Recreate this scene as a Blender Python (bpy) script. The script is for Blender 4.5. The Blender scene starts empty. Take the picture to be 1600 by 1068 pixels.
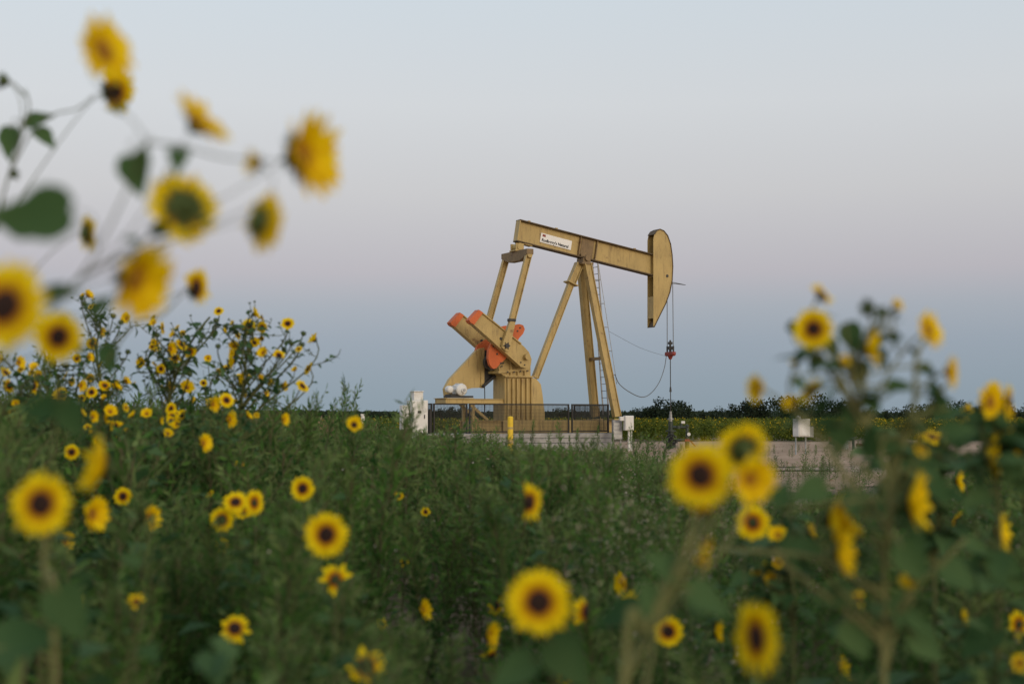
import bpy, math, random
import numpy as np
from mathutils import Vector, Matrix, Quaternion
R = math.radians
sc = bpy.context.scene
COL = sc.collection
random.seed(7)
rng = np.random.default_rng(7)

# ------------------------------------------------------------------ camera
CAMZ, TILT, FPX = 1.30, math.atan(116/2222.2), 2222.2
cam_d = bpy.data.cameras.new('camera'); cam = bpy.data.objects.new('camera', cam_d); COL.objects.link(cam)
cam.location = (0, 0, CAMZ); cam.rotation_euler = (R(90)+TILT, 0, 0)
cam_d.lens = 50; cam_d.sensor_width = 36; cam_d.clip_start = 0.05; cam_d.clip_end = 6000
cam_d.dof.use_dof = True; cam_d.dof.focus_distance = 56.0; cam_d.dof.aperture_fstop = 2.7
cam_d.dof.aperture_blades = 9
sc.camera = cam

# ------------------------------------------------------------------ sky: dusk, the blue band and pink belt over the horizon
SUN_EL, SUN_AZ = R(16), R(146)          # sun glow comes from behind the camera (azimuth clockwise from +Y)
w = bpy.data.worlds.new('World'); sc.world = w; w.use_nodes = True
nt = w.node_tree; nt.nodes.clear()
N = nt.nodes.new; L = nt.links.new
out = N('ShaderNodeOutputWorld'); bg = N('ShaderNodeBackground'); L(bg.outputs[0], out.inputs[0])
geo = N('ShaderNodeTexCoord'); sep = N('ShaderNodeSeparateXYZ'); L(geo.outputs['Generated'], sep.inputs[0])
ramp = N('ShaderNodeValToRGB'); L(sep.outputs['Z'], ramp.inputs[0])
stops = [(0.0, (.262,.332,.388)), (.025, (.285,.352,.414)), (.052, (.322,.378,.446)), (.076, (.385,.422,.478)), (.10, (.485,.470,.512)),
         (.155, (.585,.585,.602)), (.215, (.640,.665,.692)), (.285, (.615,.680,.735)), (.6, (.50,.60,.72)), (1.0, (.42,.54,.70))]
cr = ramp.color_ramp
while len(cr.elements) < len(stops): cr.elements.new(0.5)
for e, (p, c) in zip(cr.elements, stops): e.position = p; e.color = (*c, 1)
ramp2 = N('ShaderNodeValToRGB'); L(sep.outputs['Z'], ramp2.inputs[0])      # the side where the sun has just gone down
c2 = ramp2.color_ramp
st2 = [(0, (1.05,.72,.46)), (.15, (1.1,.88,.68)), (.45, (.85,.82,.80)), (1, (.42,.54,.70))]
while len(c2.elements) < len(st2): c2.elements.new(0.5)
for e, (p, c) in zip(c2.elements, st2): e.position = p; e.color = (*c, 1)
mr = N('ShaderNodeMapRange'); mr.inputs['From Min'].default_value = .35; mr.inputs['From Max'].default_value = -.6
mr.interpolation_type = 'SMOOTHSTEP'; gl = N('ShaderNodeVectorMath'); gl.operation = 'DOT_PRODUCT'; gl.inputs[1].default_value = (-.55, .83, 0); L(geo.outputs['Generated'], gl.inputs[0]); L(gl.outputs['Value'], mr.inputs['Value'])
mx = N('ShaderNodeMix'); mx.data_type = 'RGBA'; L(mr.outputs[0], mx.inputs[0]); L(ramp.outputs[0], mx.inputs[6]); L(ramp2.outputs[0], mx.inputs[7])
sky = N('ShaderNodeTexSky'); sky.sky_type = 'NISHITA'; sky.sun_disc = False; sky.sun_elevation = R(3); sky.sun_rotation = SUN_AZ
sm = N('ShaderNodeVectorMath'); sm.operation = 'SCALE'; sm.inputs['Scale'].default_value = .004; L(sky.outputs[0], sm.inputs[0])
ad = N('ShaderNodeVectorMath'); ad.operation = 'ADD'; L(mx.outputs[2], ad.inputs[0]); L(sm.outputs[0], ad.inputs[1])
# a little uneven thin haze, left side of the sky a touch lighter
tilt = N('ShaderNodeMapRange'); tilt.inputs['From Min'].default_value = -.4; tilt.inputs['From Max'].default_value = .4
tilt.inputs['To Min'].default_value = 1.03; tilt.inputs['To Max'].default_value = .965; L(sep.outputs['X'], tilt.inputs['Value'])
s2 = N('ShaderNodeVectorMath'); s2.operation = 'SCALE'; L(ad.outputs[0], s2.inputs[0]); L(tilt.outputs[0], s2.inputs['Scale'])
L(s2.outputs[0], bg.inputs[0]); bg.inputs[1].default_value = 1.0

sun_d = bpy.data.lights.new('sun', 'SUN'); sun = bpy.data.objects.new('sun', sun_d); COL.objects.link(sun)
sun_d.energy = 1.1; sun_d.angle = R(28); sun_d.color = (1, .86, .66)
sdir = Vector((math.sin(SUN_AZ)*math.cos(SUN_EL), math.cos(SUN_AZ)*math.cos(SUN_EL), math.sin(SUN_EL)))
sun.rotation_euler = sdir.to_track_quat('Z', 'Y').to_euler()
vs = sc.view_settings; vs.view_transform = 'Standard'; vs.look = 'None'; vs.gamma = 1; vs.exposure = 0; vs.use_curve_mapping = False
sc.cycles.max_bounces = 6; sc.cycles.diffuse_bounces = 3; sc.cycles.transparent_max_bounces = 8

# ------------------------------------------------------------------ helpers
CT, ST = math.cos(TILT), math.sin(TILT)
def ray(px, py):
    u, v = (px-800)/FPX, (534-py)/FPX
    return Vector((u, CT - v*ST, ST + v*CT))
def at(px, py, Y):
    d = ray(px, py); return Vector((0, 0, CAMZ)) + d*(Y/d.y)
def gz(px, Y): return at(px, 650, Y).x

def tag(o, label=None, cat=None, group=None, kind=None):
    if label: o['label'] = label
    if cat: o['category'] = cat
    if group: o['group'] = group
    if kind: o['kind'] = kind
    return o
def empty(name, loc, rz=0.0):
    o = bpy.data.objects.new(name, None); COL.objects.link(o); o.location = loc; o.rotation_euler = (0, 0, rz)
    o.empty_display_size = .2
    return o

class MB:
    def __init__(s): s.v = []; s.f = []; s.m = []; s.s = []
    def add(s, vs, fs, mi=0, smooth=False):
        b = len(s.v); s.v += [tuple(v) for v in vs]
        for f in fs: s.f.append(tuple(i+b for i in f)); s.m.append(mi); s.s.append(smooth)
    def box(s, c, d, q=None, mi=0):
        c = Vector(c); P = []
        for x in (-.5, .5):
            for y in (-.5, .5):
                for z in (-.5, .5):
                    v = Vector((x*d[0], y*d[1], z*d[2]))
                    if q: v = q @ v
                    P.append(c+v)
        s.add(P, [(0,1,3,2),(4,6,7,5),(0,4,5,1),(2,3,7,6),(0,2,6,4),(1,5,7,3)], mi)
    def bar(s, p, q, wd, th, side=Vector((0, 1, 0)), mi=0):   # box from p to q, wd along 'side', th across
        p, q = Vector(p), Vector(q); a = (q-p); Ln = a.length; a.normalize()
        sd = (side - a*side.dot(a)).normalized(); n = a.cross(sd)
        M = Matrix((a, sd, n)).transposed()
        s.box((p+q)/2, (Ln, wd, th), M, mi)
    def ibeam(s, p, q, wd, ht, t=.025, side=Vector((0, 1, 0)), mi=0):
        p, q = Vector(p), Vector(q); a = (q-p).normalized()
        sd = (side - a*side.dot(a)).normalized(); n = a.cross(sd)
        o = n*(ht/2 - t/2)
        s.bar(p+o, q+o, wd, t, side, mi); s.bar(p-o, q-o, wd, t, side, mi)
        s.bar(p, q, t, ht-2*t-.004, side, mi)
    def prism(s, poly, y0, y1, mi=0, smooth=False):           # poly of (x, z)
        n = len(poly)
        P = [(x, y0, z) for x, z in poly] + [(x, y1, z) for x, z in poly]
        s.add(P, [tuple(range(n)), tuple(range(2*n-1, n-1, -1))], mi)
        s.add(P, [((i+1) % n, i, i+n, (i+1) % n+n) for i in range(n)], mi, smooth)
    def cyl(s, p, q, r0, r1=None, n=16, mi=0, smooth=True):
        r1 = r0 if r1 is None else r1
        p, q = Vector(p), Vector(q); a = (q-p).normalized()
        u = a.orthogonal().normalized(); v = a.cross(u)
        P = [p+(u*math.cos(2*math.pi*i/n)+v*math.sin(2*math.pi*i/n))*r0 for i in range(n)]
        P += [q+(u*math.cos(2*math.pi*i/n)+v*math.sin(2*math.pi*i/n))*r1 for i in range(n)]
        s.add(P, [(i, (i+1) % n, (i+1) % n+n, i+n) for i in range(n)], mi, smooth)
        s.add(P, [tuple(range(n-1, -1, -1)), tuple(range(n, 2*n))], mi)
    def tube(s, pts, rad, n=6, mi=0, cap=True):
        pts = [Vector(p) for p in pts]; m = len(pts)
        if not hasattr(rad, '__len__'): rad = [rad]*m
        T = [(pts[min(i+1, m-1)]-pts[max(i-1, 0)]).normalized() for i in range(m)]
        u = T[0].orthogonal().normalized(); P = []
        for i in range(m):
            u = (u - T[i]*u.dot(T[i]))
            u = u.normalized() if u.length > 1e-6 else T[i].orthogonal().normalized()
            v = T[i].cross(u)
            P += [pts[i]+(u*math.cos(2*math.pi*k/n)+v*math.sin(2*math.pi*k/n))*rad[i] for k in range(n)]
        F = [(i*n+k, i*n+(k+1) % n, (i+1)*n+(k+1) % n, (i+1)*n+k) for i in range(m-1) for k in range(n)]
        s.add(P, F, mi, True)
        if cap: s.add(P, [tuple(range(n-1, -1, -1)), tuple(range((m-1)*n, m*n))], mi)
    def ball(s, c, r, mi=0, n=12, sc3=(1, 1, 1)):
        c = Vector(c); P = []; h = n//2
        for i in range(1, h):
            th = math.pi*i/h
            for k in range(n):
                ph = 2*math.pi*k/n
                P.append(c+Vector((math.sin(th)*math.cos(ph)*sc3[0], math.sin(th)*math.sin(ph)*sc3[1], math.cos(th)*sc3[2]))*r)
        P += [c+Vector((0, 0, r*sc3[2])), c-Vector((0, 0, r*sc3[2]))]
        F = [(i*n+k, (i+1)*n+k, (i+1)*n+(k+1) % n, i*n+(k+1) % n) for i in range(h-2) for k in range(n)]
        F += [(len(P)-2, k, (k+1) % n) for k in range(n)] + [(len(P)-1, (h-2)*n+(k+1) % n, (h-2)*n+k) for k in range(n)]
        s.add(P, F, mi, True)
    def build(s, name, mats, parent=None, bevel=0):
        me = bpy.data.meshes.new(name); me.from_pydata(s.v, [], s.f)
        if not isinstance(mats, (list, tuple)): mats = [mats]
        for m in mats: me.materials.append(m)
        me.polygons.foreach_set('material_index', s.m); me.polygons.foreach_set('use_smooth', s.s); me.update()
        o = bpy.data.objects.new(name, me); COL.objects.link(o)
        if parent: o.parent = parent
        if bevel:
            b = o.modifiers.new('bevel', 'BEVEL'); b.width = bevel; b.segments = 2; b.limit_method = 'ANGLE'; b.angle_limit = R(50)
        return o

def npmesh(name, V, F, mi, mats, parent=None):
    """V (n,3), F (m,4) numpy arrays"""
    me = bpy.data.meshes.new(name)
    me.vertices.add(len(V)); me.vertices.foreach_set('co', V.astype(np.float32).ravel())
    m = len(F); me.loops.add(m*4); me.loops.foreach_set('vertex_index', F.astype(np.int32).ravel())
    me.polygons.add(m); me.polygons.foreach_set('loop_start', np.arange(0, m*4, 4, dtype=np.int32))
    try: me.polygons.foreach_set('loop_total', np.full(m, 4, dtype=np.int32))
    except Exception: pass
    for x in mats: me.materials.append(x)
    me.polygons.foreach_set('material_index', np.asarray(mi, dtype=np.int32))
    me.update(calc_edges=True)
    o = bpy.data.objects.new(name, me); COL.objects.link(o)
    if parent: o.parent = parent
    return o

# ------------------------------------------------------------------ materials
def new_mat(name):
    m = bpy.data.materials.new(name); m.use_nodes = True; t = m.node_tree; t.nodes.clear()
    return m, t, t.nodes.new, t.links.new
def paint(name, col, rough=.55, var=.18, scale=3.0, dirt=None, dirt_amt=.35, metal=0, spec=.4, streak=True):
    m, t, N, L = new_mat(name)
    o = N('ShaderNodeOutputMaterial'); b = N('ShaderNodeBsdfPrincipled'); L(b.outputs[0], o.inputs[0])
    b.inputs['Roughness'].default_value = rough; b.inputs['Metallic'].default_value = metal
    b.inputs['Specular IOR Level'].default_value = spec
    tc = N('ShaderNodeTexCoord'); nz = N('ShaderNodeTexNoise'); nz.inputs['Scale'].default_value = scale; nz.inputs['Detail'].default_value = 5
    L(tc.outputs['Object'], nz.inputs['Vector'])
    r = N('ShaderNodeValToRGB'); L(nz.outputs['Fac'], r.inputs[0])
    r.color_ramp.elements[0].position = .3; r.color_ramp.elements[0].color = (*[c*(1-var) for c in col], 1)
    r.color_ramp.elements[1].position = .7; r.color_ramp.elements[1].color = (*[min(1, c*(1+var*.6)) for c in col], 1)
    outc = r.outputs[0]
    if dirt:
        mp = N('ShaderNodeMapping'); mp.inputs['Scale'].default_value = (9, 9, 1.2) if streak else (4, 4, 4); L(tc.outputs['Object'], mp.inputs[0])
        n2 = N('ShaderNodeTexNoise'); n2.inputs['Scale'].default_value = 1.0; n2.inputs['Detail'].default_value = 6; n2.inputs['Roughness'].default_value = .7; L(mp.outputs[0], n2.inputs['Vector'])
        r2 = N('ShaderNodeMapRange'); r2.inputs['From Min'].default_value = .52; r2.inputs['From Max'].default_value = .75; r2.inputs['To Max'].default_value = dirt_amt; L(n2.outputs['Fac'], r2.inputs['Value'])
        mx = N('ShaderNodeMix'); mx.data_type = 'RGBA'; L(r2.outputs[0], mx.inputs[0]); L(outc, mx.inputs[6]); mx.inputs[7].default_value = (*dirt, 1)
        outc = mx.outputs[2]
    if dirt and streak:
        n3 = N('ShaderNodeTexNoise'); n3.inputs['Scale'].default_value = 2.3; n3.inputs['Detail'].default_value = 9; n3.inputs['Roughness'].default_value = .75; L(tc.outputs['Object'], n3.inputs['Vector'])
        r3 = N('ShaderNodeMapRange'); r3.inputs['From Min'].default_value = .59; r3.inputs['From Max'].default_value = .66; r3.inputs['To Max'].default_value = .65; L(n3.outputs['Fac'], r3.inputs['Value'])
        m3 = N('ShaderNodeMix'); m3.data_type = 'RGBA'; L(r3.outputs[0], m3.inputs[0]); L(outc, m3.inputs[6]); m3.inputs[7].default_value = (.12, .055, .03, 1); outc = m3.outputs[2]
        bp = N('ShaderNodeBump'); bp.inputs['Strength'].default_value = .15; bp.inputs['Distance'].default_value = .01; L(n3.outputs['Fac'], bp.inputs['Height']); L(bp.outputs[0], b.inputs['Normal'])
    L(outc, b.inputs['Base Color'])
    return m
def leaf_mat(name, c1, c2, trans=.35, rough=.6, scale=1.5, island=.35, radial=None):
    m, t, N, L = new_mat(name)
    o = N('ShaderNodeOutputMaterial'); b = N('ShaderNodeBsdfPrincipled'); b.inputs['Roughness'].default_value = max(rough, .65)
    b.inputs['Specular IOR Level'].default_value = .10
    tr = N('ShaderNodeBsdfTranslucent'); ms = N('ShaderNodeMixShader'); ms.inputs[0].default_value = trans
    L(b.outputs[0], ms.inputs[1]); L(tr.outputs[0], ms.inputs[2]); L(ms.outputs[0], o.inputs[0])
    tc = N('ShaderNodeTexCoord'); nz = N('ShaderNodeTexNoise'); nz.inputs['Scale'].default_value = scale; nz.inputs['Detail'].default_value = 2
    L(tc.outputs['Object'], nz.inputs['Vector'])
    g = N('ShaderNodeNewGeometry')
    a = N('ShaderNodeMath'); a.operation = 'MULTIPLY_ADD'; L(g.outputs['Random Per Island'], a.inputs[0]); a.inputs[1].default_value = island
    mr = N('ShaderNodeMapRange'); mr.inputs['From Min'].default_value = .3; mr.inputs['From Max'].default_value = .7; mr.inputs['To Min'].default_value = -island*.5; mr.inputs['To Max'].default_value = 1-island*.5
    L(nz.outputs['Fac'], mr.inputs['Value']); L(mr.outputs[0], a.inputs[2])
    mx = N('ShaderNodeMix'); mx.data_type = 'RGBA'; L(a.outputs[0], mx.inputs[0]); mx.inputs[6].default_value = (*c1, 1); mx.inputs[7].default_value = (*c2, 1)
    outc = mx.outputs[2]
    if radial:      # pigment ring round the flower's eye
        sp = N('ShaderNodeVectorMath'); sp.operation = 'MULTIPLY'; sp.inputs[1].default_value = (1, 1, 0); L(tc.outputs['Object'], sp.inputs[0])
        ln = N('ShaderNodeVectorMath'); ln.operation = 'LENGTH'; L(sp.outputs[0], ln.inputs[0])
        rr = N('ShaderNodeMapRange'); rr.inputs['From Min'].default_value = radial[1]; rr.inputs['From Max'].default_value = radial[2]; rr.inputs['To Min'].default_value = 1; rr.inputs['To Max'].default_value = 0
        L(ln.outputs['Value'], rr.inputs['Value'])
        m2 = N('ShaderNodeMix'); m2.data_type = 'RGBA'; L(rr.outputs[0], m2.inputs[0]); L(outc, m2.inputs[6]); m2.inputs[7].default_value = (*radial[0], 1)
        outc = m2.outputs[2]
    L(outc, b.inputs['Base Color']); L(outc, tr.inputs[0])
    return m

M = {}
M['tan'] = paint('tan_paint', (.455,.334,.130), .5, .14, 1.2, (.13,.08,.045), .75)
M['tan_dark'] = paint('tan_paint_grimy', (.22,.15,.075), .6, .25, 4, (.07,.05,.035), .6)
M['edge_dark'] = paint('dark_brown_edge', (.10,.068,.035), .65, .3, 5)  # darker brown for the beam flanges and the horsehead arc plate
M['orange'] = paint('orange_paint', (.56,.125,.034), .6, .18, 2, (.25,.07,.03), .4)
M['red'] = paint('red_paint', (.26,.045,.035), .5, .2, 3)
M['white'] = paint('white_paint', (.68,.68,.655), .5, .05, 2, (.40,.34,.27), .30)
M['grey'] = paint('grey_galvanized', (.33,.34,.35), .5, .15, 4, metal=.3)
M['dark'] = paint('dark_steel', (.035,.035,.036), .5, .3, 6)
M['black'] = paint('black_coating', (.009,.010,.011), .45, .2, 5)
M['steel'] = paint('steel', (.30,.31,.32), .4, .2, 5, metal=.6)
M['cable'] = paint('wire_rope', (.16,.17,.18), .5, .2, 8, metal=.4)
M['yellow'] = paint('yellow_paint', (.72,.50,.03), .5, .1, 4, (.3,.2,.05), .3)
M['green_paint'] = paint('green_paint', (.035,.05,.04), .5, .2, 5)
M['concrete'] = paint('concrete', (.33,.325,.315), .9, .25, 3, (.13,.115,.09), .7, streak=False)
M['sign_white'] = paint('sign_white', (.78,.78,.77), .5, .03, 4)
M['ink'] = paint('sign_ink', (.03,.035,.05), .5, .1, 4)
M['bark'] = paint('bark', (.06,.045,.03), .9, .3, 8)
M['stem'] = leaf_mat('stem_green', (.085,.105,.04), (.13,.14,.06), .1, .6, 6, .1)
M['stem_pale'] = leaf_mat('stem_pale', (.150,.165,.062), (.215,.215,.098), .05, .7, 6, .1)
M['sun_leaf'] = leaf_mat('sunflower_leaf', (.036,.088,.030), (.098,.172,.062), .36, .55, 5, .5)
M['calyx'] = leaf_mat('calyx_green', (.055,.085,.028), (.09,.125,.045), .15, .6, 6, .4)
M['petal'] = leaf_mat('ray_petal', (.82,.60,.004), (.93,.74,.010), .35, .5, 2, .6, radial=((.50,.12,.003), .17, .31))
M['petal_back'] = leaf_mat('ray_petal_orange', (.84,.58,.004), (.92,.70,.008), .35, .5, 2, .6, radial=((.62,.30,.004), .14, .22))
M['disc'] = paint('seed_disc', (.028,.012,.008), .9, .6, 14)
M['disc_gold'] = paint('seed_disc_gold', (.30,.14,.012), .9, .5, 14)
M['disc_green'] = paint('seed_disc_green', (.045,.055,.018), .9, .5, 14)
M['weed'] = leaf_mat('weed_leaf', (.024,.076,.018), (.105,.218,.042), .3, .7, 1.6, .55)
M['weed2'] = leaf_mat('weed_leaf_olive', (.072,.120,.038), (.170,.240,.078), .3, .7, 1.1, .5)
M['weedstem'] = paint('weed_stem', (.13,.12,.06), .8, .3, 6)
M['dry'] = leaf_mat('dry_stalks', (.20,.14,.075), (.33,.25,.15), .2, .8, 2, .5)
M['seed'] = leaf_mat('pale_seed_flecks', (.34,.27,.21), (.52,.46,.38), .2, .8, 2, .5)
M['field_leaf'] = leaf_mat('field_leaf', (.045,.075,.012), (.120,.145,.022), .3, .7, .15, .5)
M['field_flower'] = leaf_mat('field_flower', (.36,.27,.02), (.62,.44,.02), .3, .6, 1, .6)
M['tree_leaf'] = leaf_mat('tree_leaf', (.012,.022,.013), (.036,.052,.026), .15, .7, .5, .6)

def ground_mat(name, cs, scale, bump=.3, rough=.95):
    m, t, N, L = new_mat(name)
    o = N('ShaderNodeOutputMaterial'); b = N('ShaderNodeBsdfPrincipled'); L(b.outputs[0], o.inputs[0]); b.inputs['Roughness'].default_value = rough
    b.inputs['Specular IOR Level'].default_value = .1
    g = N('ShaderNodeNewGeometry')
    n1 = N('ShaderNodeTexNoise'); n1.inputs['Scale'].default_value = scale; n1.inputs['Detail'].default_value = 8; n1.inputs['Roughness'].default_value = .62; L(g.outputs['Position'], n1.inputs['Vector'])
    n2 = N('ShaderNodeTexNoise'); n2.inputs['Scale'].default_value = scale*14; n2.inputs['Detail'].default_value = 4; L(g.outputs['Position'], n2.inputs['Vector'])
    ad = N('ShaderNodeMath'); ad.operation = 'MULTIPLY_ADD'; L(n2.outputs['Fac'], ad.inputs[0]); ad.inputs[1].default_value = .35; L(n1.outputs['Fac'], ad.inputs[2])
    r = N('ShaderNodeValToRGB'); L(ad.outputs[0], r.inputs[0])
    ps = [.52, .66, .80]
    while len(r.color_ramp.elements) < 3: r.color_ramp.elements.new(.5)
    for e, p, c in zip(r.color_ramp.elements, ps, cs): e.position = p; e.color = (*c, 1)
    L(r.outputs[0], b.inputs['Base Color'])
    bp = N('ShaderNodeBump'); bp.inputs['Strength'].default_value = bump; bp.inputs['Distance'].default_value = .05; L(n2.outputs['Fac'], bp.inputs['Height']); L(bp.outputs[0], b.inputs['Normal'])
    return m
M['ground'] = ground_mat('field_soil', [(.060,.052,.028), (.12,.095,.055), (.26,.19,.13)], .4)
M['pad'] = ground_mat('caliche_dirt', [(.27,.185,.125), (.34,.235,.16), (.40,.285,.20)], .25)
M['gravel'] = ground_mat('grey_gravel', [(.25,.18,.13), (.31,.225,.165), (.37,.275,.21)], .5, .6)

# ------------------------------------------------------------------ setting: ground, dirt pad, gravel track
def sheet(name, x0, x1, y0, y1, nx, ny, z, mat, amp=0, warp=0, hole=None):
    V = []; F = []
    for j in range(ny+1):
        for i in range(nx+1):
            x = x0+(x1-x0)*i/nx; y = y0+(y1-y0)*j/ny
            zz = z
            if amp: zz += amp*(math.sin(x*.7+y*.31)+math.sin(x*.23-y*.9+1)+math.sin(x*1.7+y*1.3))/3
            if warp:
                e = (i in (0, nx)) or (j in (0, ny))
                if j == 0: y += warp*(math.sin(x*.35)+math.sin(x*.83+1.3)*.6+math.sin(x*2.1)*.25)
                if j == ny: y += warp*(math.sin(x*.27+2)+math.sin(x*.73+.3)*.6)
            V.append((x, y, zz))
    for j in range(ny):
        for i in range(nx):
            a = j*(nx+1)+i; F.append((a, a+1, a+nx+2, a+nx+1))
    m = MB(); m.add(V, F, 0, True); o = m.build(name, mat); tag(o, kind='structure'); return o
sheet('ground', -2500, 2500, -200, 4500, 4, 4, 0, M['ground'])
sheet('dirt_pad', -40, 75, 23.5, 74, 230, 6, .010, M['pad'], 0, 2.4)
sheet('gravel_track', -39, 74, 32, 38, 226, 4, .018, M['gravel'], 0, 1.7)

# ------------------------------------------------------------------ the pumpjack
YAW = R(28.0)
root_w = at(870, 650, 55.0); root_w.z = 0
pj = empty('pumpjack', root_w, YAW)
tag(pj, 'tan walking beam pumpjack with orange counterweights beyond the sunflowers', 'pumpjack')
cY, sY = math.cos(YAW), math.sin(YAW)
def PL(px, py, ly, yaw_root=None):
    """the point of the pumpjack plane local-y = ly seen at that pixel, as local (x, z)"""
    d = ray(px, py); ox, oy = -root_w.x, -root_w.y
    lox, loy = ox*cY+oy*sY, -ox*sY+oy*cY
    ldx, ldy = d.x*cY+d.y*sY, -d.x*sY+d.y*cY
    t = (ly-loy)/ldy
    return (lox+ldx*t, CAMZ+d.z*t)
def P3(px, py, ly): x, z = PL(px, py, ly); return Vector((x, ly, z))
T, TD = M['tan'], M['tan_dark']

# foundation and skid
zc = PL(800, 677, -1.45)[1]
xl, xr = PL(668, 677, -1.45)[0], PL(957, 677, -1.45)[0]
fd = empty('concrete_foundation', root_w, YAW)
tag(fd, 'pale stacked concrete foundation under the pumpjack and its fence', 'foundation')
b = MB(); b.box(((xl+xr)/2, 0, zc*.22), (xr-xl+.1, 3.0, zc*.44)); b.build('lower_slab', M['concrete'], fd, .02)
for k, (za, zb_) in enumerate(((.46, .71), (.73, 1.0))):
    nseg = 2; wseg = (xr-xl)/nseg
    for q in range(nseg):
        b = MB(); b.box((xl+wseg*(q+.5), -.01*((q+k) % 2), zc*(za+zb_)/2), (wseg-.03, 2.88-.02*k, zc*(zb_-za)-.004)); b.build('upper_slab', M['concrete'], fd, .012)
b = MB(); b.box(((xl+xr)/2, 0, zc*.72), (xr-xl-.12, 2.7, zc*.54)); b.build('core', M['concrete'], fd)
zs = PL(870, 656, -.55)[1]
sx0, sx1 = PL(738, 660, -.55)[0], PL(962, 660, -.55)[0]
b = MB()
for yy in (-.5, .5): b.ibeam((sx0, yy, (zc+zs)/2), (sx1, yy, (zc+zs)/2), .2, zs-zc-.01, .03)
for k in range(9):
    x = sx0+.1+(sx1-sx0-.2)*k/8; b.box((x, 0, (zc+zs)/2), (.12, .78, zs-zc-.08))
b.box(((PL(786, 660, -.62)[0]+sx1)/2, -.612, (zc+zs)/2), (sx1-PL(786, 660, -.62)[0], .02, zs-zc-.03))
b.build('skid', T, pj, .008)

# pedestal with ribs
b = MB()
y0, y1 = -.47, .47
pts = [PL(*p, y0) for p in [(788.5,589),(829,589),(838,591.5),(845,600),(847.5,615),(851,645),(851,656)]] + [(PL(788.5, 656, y0)[0], zs)]
pts[-2] = (pts[-2][0], zs)
b.prism(pts, y0, y1)
for px in (792, 799.5, 806.5, 814, 821.5, 829):
    x, zt = PL(px, 590, y0); b.box((x, y0-.055, (zt+zs)/2), (.045, .115, zt-zs-.05))
x0p, ztp = PL(788.5, 589, y0); x1p = PL(830, 589, y0)[0]
b.box(((x0p+x1p)/2, 0, ztp+.03), (x1p-x0p+.08, 1.2, .055))
b.build('pedestal', T, pj, .008)

# gear reducer
b = MB()
gp = [PL(*p, -.42) for p in [(789,588),(781,582),(779,573),(786,564),(796,551),(806,543.5),(815,543),(822,547),(827,556),(829,568),(829,588)]]
b.prism(gp, -.42, .42)
gp2 = [PL(*p, -.5) for p in [(779,579),(829,574),(829,578),(779,583)]]
b.prism(gp2, -.5, .5)
for px in (797, 808, 819):
    x, zt = PL(px, 560, -.42); zb = PL(px, 588, -.42)[1]; b.box((x, -.455, (zt+zb)/2), (.05, .1, zt-zb))
x, z = PL(812, 558, -.42); b.cyl((x, -1.08, z), (x, 1.08, z), .11, n=20)
b.cyl((x, -.6, z), (x, .6, z), .24, n=24)
rd = b.build('gear_reducer', T, pj, .008)
for px, py in [(784,572),(793,581),(803,581),(813,580),(824,579),(786,567),(793,557)]:
    x, z = PL(px, py, -.5); b = MB(); b.cyl((x, -.53, z), (x, -.5, z), .03, n=8); b.build('bolt', M['dark'], rd)
# brake drum and high speed shaft
b = MB(); x, z = PL(766, 566, .1)
b.cyl((x, -.05, z), (x, .12, z), .30, n=28); b.cyl((x, .12, z), (x, .35, z), .12, n=16); b.cyl((x, -.12, z), (x, -.05, z), .1, n=16)
b.cyl((x+.25, .2, z+.1), (x+1.0, .2, z-.05), .14, n=14)
p = [PL(*q, .3) for q in [(757,601),(780,586),(786,570),(776,548),(757,547)]]; b.prism(p, .35, .45)
b.bar(P3(754, 604, .2), P3(778, 583, .2), .1, .1)
b.build('brake_drum', M['dark'], pj, .006)
b = MB(); b.tube([P3(757, 597, .1), P3(757.5, 620, .1), P3(757, 654, .1)], .018); b.build('brake_lever', M['dark'], pj)

# belt guard, motor, motor platform
b = MB()
gpoly = [PL(*p, .34) for p in [(695,607),(703,592),(734,559),(743,549),(750,544),(757,543),(757,600),(751,605.5),(737,606),(716,612),(697,622)]]
b.prism(gpoly, .34, .54)
gp3 = [PL(*p, .30) for p in [(751.5,544),(756.5,543),(756.5,606),(751.5,606)]]
b.prism(gp3, .29, .337)
b.build('belt_guard', T, pj, .015)
zt = PL(740, 622.5, -.4)[1]; zb = PL(740, 630, -.4)[1]; xa, xb = PL(697, 625, -.4)[0], PL(788, 625, -.4)[0]-.02
b = MB()
for yy in (-.35, .55): b.ibeam((xa, yy, (zt+zb)/2), (xb, yy, (zt+zb)/2), .12, zt-zb, .02)
b.box((xa+.55, .1, zt+.012), (1.2, 1.0, .02)); b.box((xa+.04, .1, (zt+zb)/2), (.05, .8, zt-zb-.02))
b.bar((xa+1.0, -.32, zb-.02), (sx0+.75, -.32, zs), .1, .1); b.bar((xa+1.0, .5, zb-.02), (sx0+.75, .5, zs), .1, .1)
b.bar((sx0+.15, -.32, zb-.01), (sx0+.15, -.32, zs), .1, .1); b.bar((sx0+.15, .5, zb-.01), (sx0+.15, .5, zs), .1, .1)
b.build('motor_platform', T, pj, .005)
b = MB(); x, z = PL(721.5, 608.5, -.3)
b.cyl((x, -.28, z), (x, .12, z), .225, n=28); b.ball((x, -.28, z), .23, sc3=(1, .45, 1), n=20); b.cyl((x+.03, -.45, z-.02), (x+.03, -.36, z-.02), .09, n=14)
for k in range(10):
    a = k*math.pi/5; b.bar((x+.24*math.cos(a), -.2, z+.24*math.sin(a)), (x+.24*math.cos(a), .1, z+.24*math.sin(a)), .02, .03, Vector((math.cos(a), 0, math.sin(a))))
x2, z2 = PL(703.5, 608, -.3); b.cyl((x2, -.3, z2), (x2, -.12, z2), .135, n=18); b.ball((x2, -.3, z2), .135, sc3=(1, .5, 1))
mo = b.build('motor', M['white'], pj)
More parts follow.
